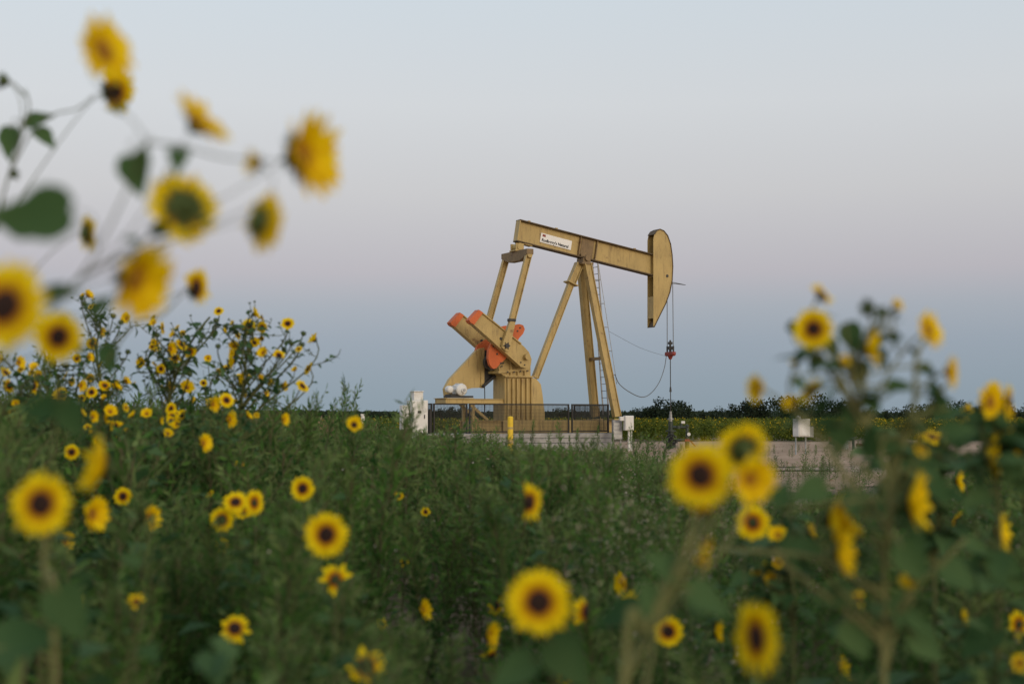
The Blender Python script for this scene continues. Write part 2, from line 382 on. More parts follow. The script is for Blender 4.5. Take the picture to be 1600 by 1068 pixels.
b = MB(); b.cyl((x+.03, -.475, z-.02), (x+.03, -.452, z-.02), .055, n=12); b.build('shaft_cap', M['grey'], mo)
b = MB(); b.box((PL(719, 620, -.1)[0], .05, zt+.075), (.95, .6, .07)); b.box((PL(712, 618, -.1)[0], .05, zt+.14), (.5, .5, .05)); b.build('motor_mount', M['dark'], pj, .005)

# cranks, counterweights, pins (near y=-.8, far y=+.8)
NC = -.80
crank_px = [(745,484.5),(749,487),(800,527.5),(817,541),(825,550),(829,561),(828,570),(821,575),(812,573),(733,504),(730.5,500)]
crank = [PL(*p, NC) for p in crank_px]
tip_px = [(745,484.5),(749,487),(751.5,489),(738,507),(733,504),(730.5,500)]
cw_px = [(767,537),(763,548),(762.5,560),(765,570),(770,576),(775,575),(781,568),(790,560),(800,550),(806,540),(810,529),(817,521),(819.5,514),(817,508),(811,506),(804,507.5),(797,513),(788,523)]
cw = [PL(*p, NC+.2) for p in cw_px]
for s in (1, -1):
    c0, c1 = (NC-.08, NC+.08) if s == 1 else (-NC-.08, -NC+.08)
    b = MB(); b.prism(crank, c0, c1)
    # rails on both long edges
    for a_, b_ in (((749,487),(812,537)), ((735.5,504.5),(810,571))):
        p, q = P3(*a_, NC), P3(*b_, NC); p.y = q.y = (c0+c1)/2
        b.bar(p, q, .30, .045)
    cr_ = b.build('crank', T, pj, .008)
    b = MB(); cap = [PL(*p, NC) for p in tip_px]; cx = sum(p[0] for p in cap)/6; cz = sum(p[1] for p in cap)/6
    cap = [(cx+(p[0]-cx)*1.04, cz+(p[1]-cz)*1.04) for p in cap]
    b.prism(cap, c0-.085, c1+.085); b.build('crank_tip', M['orange'], cr_)
    b = MB(); y_in = (c1+.09) if s == 1 else (c0-.09)
    b.prism(cw, min(y_in, y_in+s*.16), max(y_in, y_in+s*.16))
    for px, py in ((777, 553), (809, 514), (784, 566), (772, 541)):
        x, z = PL(px, py, NC); ya = c0-.02 if s == 1 else c1+.02
    o = b.build('counterweight', M['orange'], cr_, .03)
    b = MB()
    for px, py in ((776, 553), (808, 517), (782, 567), (770, 541), (812, 512)):
        x, z = PL(px, py, NC+.2); yy = y_in-.02 if s == 1 else y_in+.0
        ox_ = Matrix.Identity(4); b = MB(); b.cyl((x, yy, z), (x, yy+.02, z), .035, n=8); b.build('bolt', M['dark'], cr_)
    b = MB(); b.cyl((*PL(781, 529, NC)[:1], c0-.02, PL(781, 529, NC)[1]), (PL(781, 529, NC)[0], c0-.001, PL(781, 529, NC)[1]), .055, n=14)
    b.build('pin_hole', M['dark'], cr_)
    for px, py in ((812, 566), (818, 570)):
        x, z = PL(px, py, NC); b = MB(); b.cyl((x, c0-.02, z), (x, c0-.001, z), .03, n=8); b.build('bolt', M['dark'], cr_)
# pitman arms
eqx, eqz = PL(808, 396, 0)
for s in (-1, 1):
    yp = s*1.0
    pin = P3(790, 540, -1.0); pin.y = yp
    top = P3(826.5, 398, -.95); top.y = s*.92
    wai = pin+(top-pin)*.25
    b = MB()
    b.ibeam(wai, top, .16, .24, .03)
    n = (top-pin).normalized(); w2 = Vector((n.z, 0, -n.x))
    poly = [pin+w2*.17-n*.1, pin+w2*.05-n*.2, pin-w2*.15-n*.12, pin-w2*.17+n*.1, wai-w2*.11+n*.05, wai+w2*.11+n*.05, pin+w2*.16+n*.12]
    b.prism([(p.x, p.z) for p in poly], yp-.08, yp+.08)
    b.cyl((top.x, top.y-.12, top.z), (top.x, top.y+.12, top.z), .11, n=16)
    pa = b.build('pitman_arm', T, pj, .006)
    b = MB(); b.cyl((pin.x, yp-.16, pin.z), (pin.x, yp+.22, pin.z), .085, n=16)
    for k in range(6):
        a = k*math.pi/3; b.cyl((pin.x+.12*math.cos(a), yp-.11, pin.z+.12*math.sin(a)), (pin.x+.12*math.cos(a), yp-.07, pin.z+.12*math.sin(a)), .022, n=6)
    b.build('wrist_pin', M['dark'], pa); b = MB(); b.box((wai.x, yp, wai.z+.1), (.27, .19, .10)); b.build('clamp', M['dark'], pa)
# equalizer
b = MB()
zt_ = eqz+.02
b.add(*(lambda x, z: ([(x-.14, -1.05, z+.06), (x+.14, -1.05, z+.06), (x+.14, 1.05, z+.06), (x-.14, 1.05, z+.06),
                        (x-.14, -1.05, z-.14), (x+.14, -1.05, z-.14), (x+.14, -.45, z-.34), (x-.14, -.45, z-.34),
                        (x+.14, .45, z-.34), (x-.14, .45, z-.34), (x+.14, 1.05, z-.14), (x-.14, 1.05, z-.14)],
                       [(0,3,2,1), (0,4,7,9,11,3), (1,2,10,8,6,5), (4,5,6,7), (7,6,8,9), (9,8,10,11), (0,1,5,4), (3,11,10,2)]))(eqx, zt_))
eq = b.build('equalizer', TD, pj, .01)
b = MB(); b.box((eqx, 0, zt_+.075), (.42, .5, .05)); b.cyl((eqx, -.26, zt_+.23), (eqx, .26, zt_+.23), .13, n=18)
b.box((eqx, -.2, zt_+.22), (.34, .07, .26)); b.box((eqx, .2, zt_+.22), (.34, .07, .26)); b.build('tail_bearing', T, eq, .008)

# walking beam
A, B = P3(810, 343.5, 0), P3(1019, 397.5, 0)
C_, D_ = P3(806, 377.5, 0), P3(1019, 431.5, 0)
ax = ((B-A)+(D_-C_)).normalized(); up = Vector((-ax.z, 0, ax.x))
mid0, mid1 = (A+C_)/2, (B+D_)/2; mid0 = mid1-ax*((mid1-mid0).dot(ax)); H = ((A-C_).dot(up)+(B-D_).dot(up))/2
b = MB(); b.bar(mid0, mid1+ax*.1, .05, H-.08)
b.bar(mid0-ax*.02, mid0+ax*.02, .34, H-.01)
beam = b.build('walking_beam', T, pj, .006)
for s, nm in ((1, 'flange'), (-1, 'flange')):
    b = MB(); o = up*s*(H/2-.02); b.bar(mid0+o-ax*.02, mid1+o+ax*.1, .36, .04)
    # whole flange in a darker brown than the web
    b.build(nm, M['edge_dark'], beam)
b = MB()
for px in (866.0, 902.0, 927.5):
    f = (px-810)/(1019-810); c = mid0+(mid1-mid0)*f
    if px > 900:
        for s in (-1, 1): b.bar(c-up*(H/2-.045)+Vector((0, s*.085, 0)), c+up*(H/2-.045)+Vector((0, s*.085, 0)), .12, .03)
f0, f1 = (902-810)/209, (927.5-810)/209
cc = mid0+(mid1-mid0)*((f0+f1)/2); b.bar(cc-ax*.28, cc+ax*.28, .09, H-.10)
b.build('stiffener', TD, beam)
# beam lugs on the top flange
b = MB()
for px in (825, 866, 988):
    c = mid0+(mid1-mid0)*((px-810)/209)+up*(H/2+.03); b = MB(); b.box(c, (.10, .06, .08)); b.build('lifting_lug', T, beam)
# tail under beam: hanger for the tail bearing
b = MB(); q0 = mid0+ax*.15-up*(H/2+.001); b.prism([(q0.x-.12, q0.z), (q0.x+.52, q0.z-.13), (q0.x+.45, zt_+.36), (q0.x+.0, zt_+.36)], -.15, .15); b.build('tail_bracket', T, beam, .006)
# name plate on the web
S0 = P3(846, 363.5, -.06); S1 = P3(894, 376.5, -.06); S2 = P3(844.5, 378, -.06)
sa = (S1-S0).normalized(); su = Vector((-sa.z, 0, sa.x)); sw = (S1-S0).length; sh = abs((S0-S2).dot(su))
cen = S0+sa*sw/2-su*sh/2; cen.y = -.042
b = MB(); b.bar(cen-sa*sw/2, cen+sa*sw/2, .024, sh); sg = b.build('name_sign', M['sign_white'], beam)
def text_mesh(body, size, name, mat, parent, Mx):
    cu = bpy.data.curves.new(name, 'FONT'); cu.body = body; cu.size = size; cu.extrude = .003; cu.offset = size*.03
    cu.align_x = 'LEFT'; cu.align_y = 'BOTTOM_BASELINE'
    o = bpy.data.objects.new(name, cu); COL.objects.link(o); dg = bpy.context.evaluated_depsgraph_get()
    me = bpy.data.meshes.new_from_object(o.evaluated_get(dg)); bpy.data.objects.remove(o); bpy.data.curves.remove(cu)
    me.transform(Mx); me.materials.clear(); me.materials.append(mat)
    o = bpy.data.objects.new(name, me); COL.objects.link(o); o.parent = parent; return o
org = cen-sa*(sw/2-.06)-su*(sh*.36); org.y = -.060
Rm = Matrix((sa, su, Vector((0, -1, 0)))).transposed().to_4x4()
tm = text_mesh("Rodberry's Natural", .155, 'lettering', M['ink'], sg, Matrix.Translation(org) @ Rm)
b = MB(); lg = cen-sa*(sw/2-.14)+su*(sh*.27); b.bar(lg-sa*.07, lg+sa*.07, .034, .09); b.build('emblem', M['red'], sg)

# horsehead
b = MB()
hpx = [(1021,509),(1021,374),(1022.5,366),(1026,360.5),(1031,358),(1037,360.5),(1043,368),(1047.5,381),(1050,398),(1051,416),(1050,438),(1046.5,456),(1040,474),(1031,492),(1022,510.5)]
hh = [PL(*p, -.22) for p in hpx]
for y0_, y1_ in ((-.22, -.20), (.20, .22)): b.prism(hh, y0_, y1_)
head = b.build('horsehead', T, pj)
arc = hh[2:]
b = MB()
for i in range(len(arc)-1):
    p, q = Vector((arc[i][0], 0, arc[i][1])), Vector((arc[i+1][0], 0, arc[i+1][1])); d = (q-p).normalized()
    b.bar(p-d*.01, q+d*.01, .50, .03)
b.build('arc_plate', M['edge_dark'], head)
b = MB(); p, q = P3(1021, 463, -.22), P3(1021, 497, -.22); b.bar((p.x+.02, 0, p.z), (q.x+.02, 0, q.z), .39, .03)
b.build('back_plate', T, head); b = MB(); p, q = P3(1021, 398, -.22), P3(1021, 432, -.22); b.bar((p.x+.10, 0, p.z), (q.x+.10, 0, q.z), .39, .03)
b.build('back_plate', T, head)
b = MB(); x, z = PL(1042.5, 431, -.22); b.cyl((x, -.235, z), (x, -.221, z), .06, n=14); b.build('pin_hole', M['dark'], head)
b = MB(); p = P3(1050.5, 441, -.22); tip = P3(1071, 445, 0)
b.tube([(p.x, -.24, p.z), ((p.x+tip.x)/2, -.2, p.z-.04), (tip.x, 0, tip.z), ((p.x+tip.x)/2, .2, p.z), (p.x, .24, p.z)], .014, 6); b.build('cable_guard', M['cable'], head)

# bridle, carrier bar, polished rod
cxl = PL(1050.5, 430, -.22)[0]+.03; zcar = PL(1045, 552, 0)[1]
for s in (-1, 1):
    pts = [(a[0]+.02, s*.19, a[1]) for a in arc[4:9]] + [(cxl, s*.2, PL(1050, 445, -.2)[1]), (cxl, s*.22, zcar+.05)]
    b = MB(); b.tube(pts, .016, 6); b.build('bridle_cable', M['cable'], pj)
b = MB(); b.box((cxl, 0, zcar), (.16, .56, .13)); b.ball((cxl, -.25, zcar-.02), .09); b.ball((cxl, .25, zcar-.02), .09)
b.cyl((cxl, 0, zcar-.24), (cxl, 0, zcar-.06), .05, .13, n=14); b.build('carrier_bar', M['red'], pj, .01)
b = MB(); zr = PL(1045, 531, 0)[1]; b.cyl((cxl, 0, zcar+.06), (cxl, 0, zr), .055, .035, n=12); b.box((cxl, 0, zcar+.22), (.2, .16, .13)); b.box((cxl, 0, zcar+.42), (.15, .12, .1))
for s in (-1, 1): b.cyl((cxl, s*.22, zcar+.06), (cxl, s*.22, zcar+.3), .035, n=8)
b.build('rod_clamp', M['dark'], pj)
b = MB(); zw = 1.05; b.cyl((cxl, 0, zw), (cxl, 0, zcar), .018, n=8); zq = PL(1045, 608, 0)[1]; b.cyl((cxl, 0, zq-.1), (cxl, 0, zq+.1), .05, .03, n=10); b.build('polished_rod', M['dark'], pj)
b = MB()
hp = [P3(*p, q) for p, q in [((1041,557), -.1), ((1038,575), -.2), ((1030,597), -.35), ((1017,614), -.5), ((1003,620), -.6), ((985,613), -.7), ((968,600), -.8), ((961,585), -.95)]]
from mathutils import geometry
def smooth_path(p, k=5):
    o = []
    for i in range(len(p)-1):
        a, b_, c, d = p[max(i-1, 0)], p[i], p[i+1], p[min(i+2, len(p)-1)]
        for j in range(k):
            t = j/k; o.append(.5*((2*b_)+(c-a)*t+(2*a-5*b_+4*c-d)*t*t+(3*b_-a-3*c+d)*t*t*t))
    o.append(p[-1]); return o
b.tube(smooth_path(hp), .017, 5); b.build('hose', M['cable'], pj)
b = MB(); b.tube(smooth_path([P3(1040, 556, 0), P3(1000, 543, -.4), P3(951, 517, -.85)]), .006, 4); b.build('guy_wire', M['cable'], pj)

# samson post
cxb, czb = PL(908, 409, 0)
b = MB()
tpx, tpz = PL(912, 413, 0)
legs = []
pn, qn = P3(917, 411, -.22), P3(963, 646, -.80)
pf = Vector((pn.x, .22, pn.z)); qf = Vector((qn.x, .80, qn.z))
qn = qn+(qn-pn).normalized()*.12; qf = qf+(qf-pf).normalized()*.12
for p, q in ((pn, qn), (pf, qf)):
    b = MB(); b.ibeam(p, q, .24, .30, .03, Vector((0, 1, 0))); 
    b.bar(p+Vector((0, 0, 0)), q, .12, .26, Vector((0, 1, 0)))
    b.box((q.x, q.y, zs+.03), (.5, .42, .05)); b.build('samson_leg', T, pj, .006)
b = MB()
for f in (.62,):
    p, q = pn+(qn-pn)*f, pf+(qf-pf)*f; b.bar(p, q, .12, .12, Vector((1, 0, 0)))
b.build('cross_brace', TD, pj, .005)
ps, qs = P3(905, 412, 0), P3(836, 590, 0); fl = P3(892, 443, 0)
b = MB(); b.ibeam(ps, fl, .26, .30, .03); b.bar(ps, fl, .14, .22); b.ibeam(fl, qs, .20, .24, .03); b.bar(fl, qs, .12, .18)
dn = (qs-fl).normalized(); b.bar(fl-dn*.025, fl+dn*.025, .44, .46); b.build('rear_strut', T, pj, .006)
b = MB()
b.box((tpx, 0, tpz+.02), (.52, .66, .08)); b.box((tpx-.0, 0, tpz+.14), (.34, .5, .17)); b.cyl((tpx, -.34, tpz+.22), (tpx, .34, tpz+.22), .11, n=16)
b.box((tpx, 0, tpz+.34), (.46, .4, .10)); b.build('saddle_bearing', TD, pj, .01)
# ladder behind the front legs
b = MB(); l0, l1 = P3(930, 412, 0), P3(947, 648, 0)
for s in (-1, 1): b.bar(l0+Vector((0, s*.2, 0)), l1+Vector((0, s*.2, 0)), .03, .05)
nr = 22
for k in range(nr):
    p = l0+(l1-l0)*((k+.5)/nr); b.cyl((p.x, -.2, p.z), (p.x, .2, p.z), .013, n=6)
g0, g1 = P3(935, 412, -.3), P3(964, 600, -.75)
b.tube([g0, g1], .012, 5)
for k, (px, py) in enumerate([(937,437),(943,474),(949,511),(955,548),(961,585)]):
    p = P3(px, py, -.35-.1*k); f = (p.z-pn.z)/(qn.z-pn.z); q = pn+(qn-pn)*f
    b.tube([q+Vector((.1, 0, 0)), p+Vector((.04, 0, 0))], .017, 5)
b.build('ladder', M['steel'], pj)

# ------------------------------------------------------------------ guard fence (black mesh)
fe = empty('guard_fence', root_w, YAW)
tag(fe, 'low black wire mesh guard fence round the base of the pumpjack', 'fence')
FY = -1.36
ztf, zbf = PL(676, 630, FY)[1], zc+.01
def panel(xa, xb, ya, yb):
    p0, p1 = Vector((xa, ya, 0)), Vector((xb, yb, 0)); d = (p1-p0).normalized(); sd = Vector((-d.y, d.x, 0))
    b = MB()
    for z in (zbf+.06, ztf-.02): b.bar(p0+Vector((0, 0, z)), p1+Vector((0, 0, z)), .05, .05, sd)
    for p in (p0+d*.025, p1-d*.025): b.bar(p+Vector((0, 0, zbf)), p+Vector((0, 0, ztf+.003)), .055, .055, sd)
    pn_ = b.build('panel_frame', M['black'], fe)
    b = MB(); Ln = (p1-p0).length; k = int(Ln/.055)
    for i in range(1, k):
        p = p0+d*(Ln*i/k); b.bar(p+Vector((0, 0, zbf+.06)), p+Vector((0, 0, ztf-.04)), .011, .008, sd)
    for j in range(1, 19):
        z = zbf+.06+(ztf-zbf-.08)*j/19; b.bar(p0+d*.05+Vector((0, 0, z)), p1-d*.05+Vector((0, 0, z)), .009, .008, sd)
    b.build('wire_mesh', M['black'], pn_)
X = lambda px: PL(px, 650, FY)[0]
panel(X(677), X(730), FY, FY); panel(X(733), X(889), FY, FY); panel(X(893), X(951), FY, FY)
panel(X(951)+.03, X(951)+.03, FY+.06, 1.3)
panel(X(677)-.03, X(677)-.03, FY+.06, -.35)
b = MB(); xx, zz = X(677)-.13, ztf-.12; b.box((xx, FY, (zbf+ztf)/2-.1), (.10, .12, ztf-zbf-.2)); b.build('corner_post', M['black'], fe, .01)

# ------------------------------------------------------------------ electrical cabinets and small site kit
def upright_at(px, Y, rz=0): return Vector((gz(px, Y), Y, 0)), rz
def thing_at(name, px, Y, label, cat, rz=0.0, group=None):
    e = empty(name, (gz(px, Y), Y, 0), rz); tag(e, label, cat, group); return e
zz_ = lambda py, Y: at(800, py, Y).z

Yc = 51.0; u = Yc/FPX
cb = thing_at('electrical_cabinet', 652, Yc, 'tall white electrical cabinet with a small box on top left of the fence', 'cabinet', R(22))
zb, ztop = zz_(676, Yc), zz_(625, Yc)
b = MB(); b.box((0, 0, (zb+ztop)/2), (26*u, .62, ztop-zb)); bod = b.build('body', M['white'], cb, .015)
b = MB(); b.box((0, -.322, (zb+ztop)/2), (24*u, .02, (ztop-zb)*.93)); dr = b.build('door', M['white'], bod, .01)
b = MB(); b.box((.16, -.345, (zb+ztop)/2), (.03, .03, .14)); b.box((-.03, -.337, ztop-.42), (.13, .008, .09)); b.build('handle', M['dark'], dr)
b = MB(); b.box((-.02, 0, (ztop+zz_(612, Yc))/2), (15*u, .42, zz_(612, Yc)-ztop-.005)); b.box((-.02, 0, zz_(611.4, Yc)), (17*u, .50, .03)); b.build('top_box', M['white'], cb, .01)
b = MB()
for s in (-1, 1):
    for t in (-.25, .25): b.bar((s*.24, t, 0), (s*.24, t, zb), .06, .06)
b.bar((-.55, -.36, 0), (-.03, -.36, zb+.1), .06, .07); b.bar((.05, -.36, zb+.12), (.33, -.36, .1), .06, .07)
b.box((-.45, .1, (zb+ztop)/2-.05), (.26, .34, (ztop-zb)*.78)); b.build('support_frame', M['white'], cb, .006)

Yb = 53.5; u = Yb/FPX
wb = thing_at('junction_box', 982, Yb, 'small white junction box on a post beside the samson post feet', 'electrical box', R(12))
b = MB(); z0, z1 = zz_(672, Yb), zz_(649, Yb); b.box((0, 0, (z0+z1)/2), (14*u, .26, z1-z0)); b.build('body', M['white'], wb, .015)
b = MB(); b.box((0, -.14, (z0+z1)/2), (12*u, .02, (z1-z0)*.86)); b.build('door', M['white'], wb, .006)
b = MB(); b.box((-.24, .05, (z0+z1)/2+.16), (.2, .2, .16)); b.build('vent_hood', M['white'], wb, .02)
b = MB(); b.cyl((.02, 0, 0), (.02, 0, z0), .05, n=12); b.cyl((.12, .02, 0), (.12, .02, z0), .025, n=8); b.build('post', M['white'], wb)
cp = thing_at('control_panel', 964, Yb+.3, 'grey control panel on a frame between the fence end and the white junction box', 'control panel', R(12))
b = MB(); z0, z1 = zz_(686, Yb), zz_(656, Yb); b.box((0, 0, (z0+z1)/2), (15*u, .2, z1-z0)); b.build('body', M['grey'], cp, .01)
b = MB()
for k in range(4): b.box((0, -.108, z0+.12+k*.15), (13*u, .015, .1))
b.build('switch_row', M['steel'], cp)
b = MB()
for s in (-1, 1): b.bar((s*.15, .05, 0), (s*.15, .05, z0), .05, .05)
b.build('leg_frame', M['grey'], cp)

Yd = 48.5; u = Yd/FPX
tb = thing_at('telemetry_box', 1252, Yd, 'white telemetry box on thin legs standing alone on the dirt', 'electrical box', R(24))
z0, z1 = zz_(682, Yd), zz_(654, Yd)
b = MB(); b.box((0, 0, (z0+z1)/2), (22*u, .34, z1-z0)); bd = b.build('body', M['white'], tb, .02)
b = MB(); b.box((0, -.18, (z0+z1)/2-.01), (19*u, .02, (z1-z0)*.86)); b.build('door', M['white'], bd, .008)
b = MB(); b.ball((-.12, 0, z1+.02), .09); b.build('antenna_dome', M['white'], tb)
b = MB(); b.box((.36, .05, (z0+z1)/2-.14), (.22, .2, .36)); b.build('side_box', M['grey'], tb, .01)
b = MB()
for x in (-.2, .2): b.bar((x, .05, 0), (x, .05, z0), .04, .04)
b.bar((-.38, -.2, 0), (-.2, .05, z0), .03, .03); b.build('leg_frame', M['grey'], tb)

# yellow bollard
Yy = 49.6
bo = thing_at('bollard', 797.5, Yy, 'yellow pipe bollard standing in front of the pumpjack', 'bollard')
b = MB(); b.cyl((0, 0, 0), (0, 0, zz_(652, Yy)), .10, n=20); b.ball((0, 0, zz_(652, Yy)), .10, sc3=(1, 1, .5)); b.build('pipe', M['yellow'], bo)
b = MB(); b.cyl((0, 0, .36), (0, 0, .48), .104, n=20); b.cyl((0, 0, .85), (0, 0, .93), .104, n=20); b.build('worn_band', M['tan'], bo)
# thin posts
Yp = 60.0
o = MB(); o.cyl((0, 0, 0), (0, 0, zz_(660, Yp)), .028, n=10); o.cyl((0, 0, zz_(662, Yp)), (0, 0, zz_(659, Yp)), .04, n=10); q = o.build('marker_post', paint('faded_yellow', (.36,.30,.08), .7, .2, 4)); q.location = (gz(1435, Yp), Yp, 0); tag(q, 'thin yellow marker post at the edge of the dirt pad', 'post')
Yp = 46.0
o = MB(); o.cyl((0, 0, 0), (0, 0, zz_(648, Yp)), .06, n=10); o.box((0, 0, zz_(647.5, Yp)), (.13, .13, .05)); q = o.build('marker_post', M['white']); q.location = (gz(567, Yp), Yp, 0); tag(q, 'short white marker post left of the electrical cabinet', 'post')

# wellhead under the rod
wx, wy = cxl, 0
wp = Vector((root_w.x+cxl*cY, root_w.y+cxl*sY, 0))
wh = empty('wellhead', wp, 0); tag(wh, 'wellhead valve stack under the polished rod with a dark handwheel', 'wellhead')
b = MB(); b.cyl((0,0,0), (0,0,.22), .2, n=18); b.cyl((0,0,.22), (0,0,.27), .28, n=18); b.cyl((0,0,.27), (0,0,.7), .11, n=14); b.cyl((0,0,.68), (0,0,.74), .2, n=16); b.cyl((0,0,.74), (0,0,1.1), .09, n=14)
b.build('casing', M['green_paint'], wh)
b = MB(); b.cyl((0,0,1.1), (0,0,1.38), .07, .06, n=14); b.cyl((0,0,1.16), (0,0,1.22), .12, n=14); b.cyl((0,0,1.38), (0,0,1.5), .05, n=10); b.build('stuffing_box', M['steel'], wh)
def wheel(b, c, r, axis='y', sp=5):
    c = Vector(c); pts = []
    for k in range(25):
        a = 2*math.pi*k/24; pts.append(c+Vector((math.cos(a)*r, 0, math.sin(a)*r)))
    b.tube(pts, r*.16, 6)
    for k in range(sp):
        a = 2*math.pi*k/sp; b.tube([c, c+Vector((math.cos(a)*r, 0, math.sin(a)*r))], r*.09, 5)
    b.cyl(c-Vector((0, .03, 0)), c+Vector((0, .3, 0)), r*.2, n=10)
b = MB(); wheel(b, (-.02, -.36, .36), .2); b.cyl((-.02, -.3, .36), (-.02, 0, .36), .12, n=14); b.build('handwheel', M['black'], wh)
b = MB(); b.cyl((0,0,.86), (.66,0,.86), .06, n=12); b.cyl((.66,0,.9), (.66,0,.3), .06, n=12); b.cyl((.1,0,.34), (.95,0,.34), .045, n=10); b.cyl((.3,0,.8), (.3,0,.92), .1, n=10)
b.cyl((.42,0,.86), (.42,0,1.02), .05, n=10); b.ball((.66,0,.9), .08); b.cyl((.66,0,0), (.66,0,.3), .09, n=10); b.build('flowline_pipe', M['green_paint'], wh)
b = MB(); b.cyl((.72,-.09,.58), (.72,-.03,.58), .07, n=12); b.box((.5,0,1.06), (.14,.1,.1)); b.build('gauge', M['white'], wh)
b = MB(); b.tube([(.35,0,.34), (.8,0,.3), (1.0,.1,.1)], .03, 6); b.box((.66, 0, .33), (.2, .16, .1)); b.build('valve_handle', M['red'], wh)

# second valve stack, and small valve stub to the right
Yv = 56.0
vt = thing_at('valve_stack', 1317, Yv, 'squat grey and green valve stack right of the telemetry box', 'valve')
b = MB(); b.cyl((0,0,0), (0,0,.3), .2, n=16); b.cyl((0,0,.3), (0,0,.36), .26, n=16); b.cyl((0,0,.36), (0,0,.86), .1, n=14); b.ball((0,0,.6), .17); b.cyl((0,0,.86), (0,0,.9), .16, n=14); b.build('body', M['grey'], vt)
b = MB(); wheel(b, (.02, -.3, .62), .13); b.tube([(-.14,0,.98), (0,0,1.0), (.14,0,.98)], .03, 6); b.cyl((0,0,.9), (0,0,1.0), .03, n=8); b.build('handwheel', M['dark'], vt)
b = MB(); b.cyl((-.55,0,.26), (0,0,.26), .06, n=10); b.cyl((0,0,.42), (.4,0,.42), .05, n=10); b.cyl((.4,0,.5), (.4,0,0), .05, n=10); b.cyl((-.3,0,.16), (-.3,0,.36), .12, n=12); b.build('pipe', M['green_paint'], vt)
b = MB(); b.cyl((-.5,0,.3), (-.5,0,.46), .05, n=8); b.box((-.5,0,.47), (.18,.04,.04)); b.build('lever', M['red'], vt)
vs_ = thing_at('valve_stub', 1364, 58.0, 'low dark valve stub with rusty pipe lying across the dirt pad', 'valve')
b = MB(); b.cyl((-.7,0,.14), (.4,0,.14), .06, n=10); b.cyl((.1,0,0), (.1,0,.34), .09, n=12); b.cyl((.1,0,.34), (.1,0,.4), .15, n=12); b.build('pipe', paint('rusty_pipe', (.15,.06,.04), .8, .3, 6), vs_)
b = MB(); b.tube([(.1+.12*math.cos(a*math.pi/6), .12*math.sin(a*math.pi/6), .5) for a in range(13)], .02, 5); b.cyl((.1,0,.4), (.1,0,.5), .02, n=6); b.bar((-.02, 0, .5), (.22, 0, .5), .02, .02); b.build('handwheel', M['dark'], vs_)

# ------------------------------------------------------------------ sunflowers
def petal_mesh(name, n, L0, L1, wid, cup, droop, jit, gaps=(), seed=1, mat='petal', ragged=0.0):
    r = random.Random(seed); mb = MB()
    for layer in range(2):
        for k in range(n):
            a = 2*math.pi*(k+.5*layer)/n + r.uniform(-jit, jit)
            if any(lo < (a % (2*math.pi)) < hi for lo, hi in gaps): continue
            if r.random() < ragged: continue
            Ln = r.uniform(L0, L1)*(1-.05*layer); c = cup+r.uniform(-.16, .16)-.06*layer; w_ = wid*r.uniform(.85, 1.15)
            dr = droop+r.uniform(-.12, .12); ca, sa_ = math.cos(a), math.sin(a)
            P = []; rows = [0, .2, .45, .7, .88, 1.0]; wp_ = [.55, .9, 1.0, .85, .5, .06]
            rad, z, ang = .12, -.012*layer, c; prev = 0; tw = r.uniform(-.25, .25)
            for t, ww in zip(rows, wp_):
                ds = (t-prev)*(Ln-.12); prev = t
                ang2 = ang - dr*t*1.2
                rad += math.cos(ang2)*ds; z += math.sin(ang2)*ds
                hw = w_*ww*.5; fold = .22*hw
                for s, dz in ((-1, fold), (0, -fold*.3), (1, fold)):
                    P.append((rad*ca - s*hw*sa_, rad*sa_ + s*hw*ca, z+dz+tw*s*hw*.6))
            F = []
            for i in range(len(rows)-1):
                for s in range(2): q = i*3+s; F.append((q, q+1, q+4, q+3))
            mb.add(P, F, 0, True)
    me = mb.build(name, M[mat]); d = me.data; bpy.data.objects.remove(me); return d
def disc_mesh(name, r0, h, mat):
    mb = MB(); r = random.Random(3); P = []; F = []; n = 20; rings = 7
    for i in range(rings+1):
        t = i/rings; rr = r0*math.sin(t*math.pi/2); zz = h*math.cos(t*math.pi/2)-.015*(1-t)
        for k in range(n):
            a = 2*math.pi*k/n+(i % 2)*math.pi/n; j = 1+r.uniform(-.06, .06)
            P.append((rr*j*math.cos(a), rr*j*math.sin(a), zz+r.uniform(-.012, .012)))
    for i in range(rings):
        for k in range(n): F.append((i*n+k, i*n+(k+1) % n, (i+1)*n+(k+1) % n, (i+1)*n+k))
    mb.add(P, F, 0, False); o = mb.build(name, M[mat]); d = o.data; bpy.data.objects.remove(o); return d
def calyx_mesh(name, r0, n, Ln, spread, seed=4):
    mb = MB(); r = random.Random(seed)
    prof = [(.03, -.20), (.08, -.17), (r0*.9, -.10), (r0, -.03), (r0*.8, -.01)]
    P = [(rr*math.cos(2*math.pi*k/14), rr*math.sin(2*math.pi*k/14), z) for rr, z in prof for k in range(14)]
    F = [(i*14+k, i*14+(k+1) % 14, (i+1)*14+(k+1) % 14, (i+1)*14+k) for i in range(len(prof)-1) for k in range(14)]
    mb.add(P, F, 0, True)
    for k in range(n):
        a = 2*math.pi*k/n+r.uniform(-.1, .1); ca, sa_ = math.cos(a), math.sin(a); P = []
        l = Ln*r.uniform(.8, 1.2); e = spread+r.uniform(-.2, .2)
        for t, ww in ((0, .8), (.35, 1), (.7, .5), (1, .04)):
            rad = r0*.95+math.cos(e)*l*t; z = -.07+math.sin(e)*l*t-.03*t*t
            for s in (-1, 1): P.append((rad*ca-s*.045*ww*sa_, rad*sa_+s*.045*ww*ca, z))
        mb.add(P, [(i*2, i*2+1, i*2+3, i*2+2) for i in range(3)], 0, True)
    o = mb.build(name, M['calyx']); d = o.data; bpy.data.objects.remove(o); return d

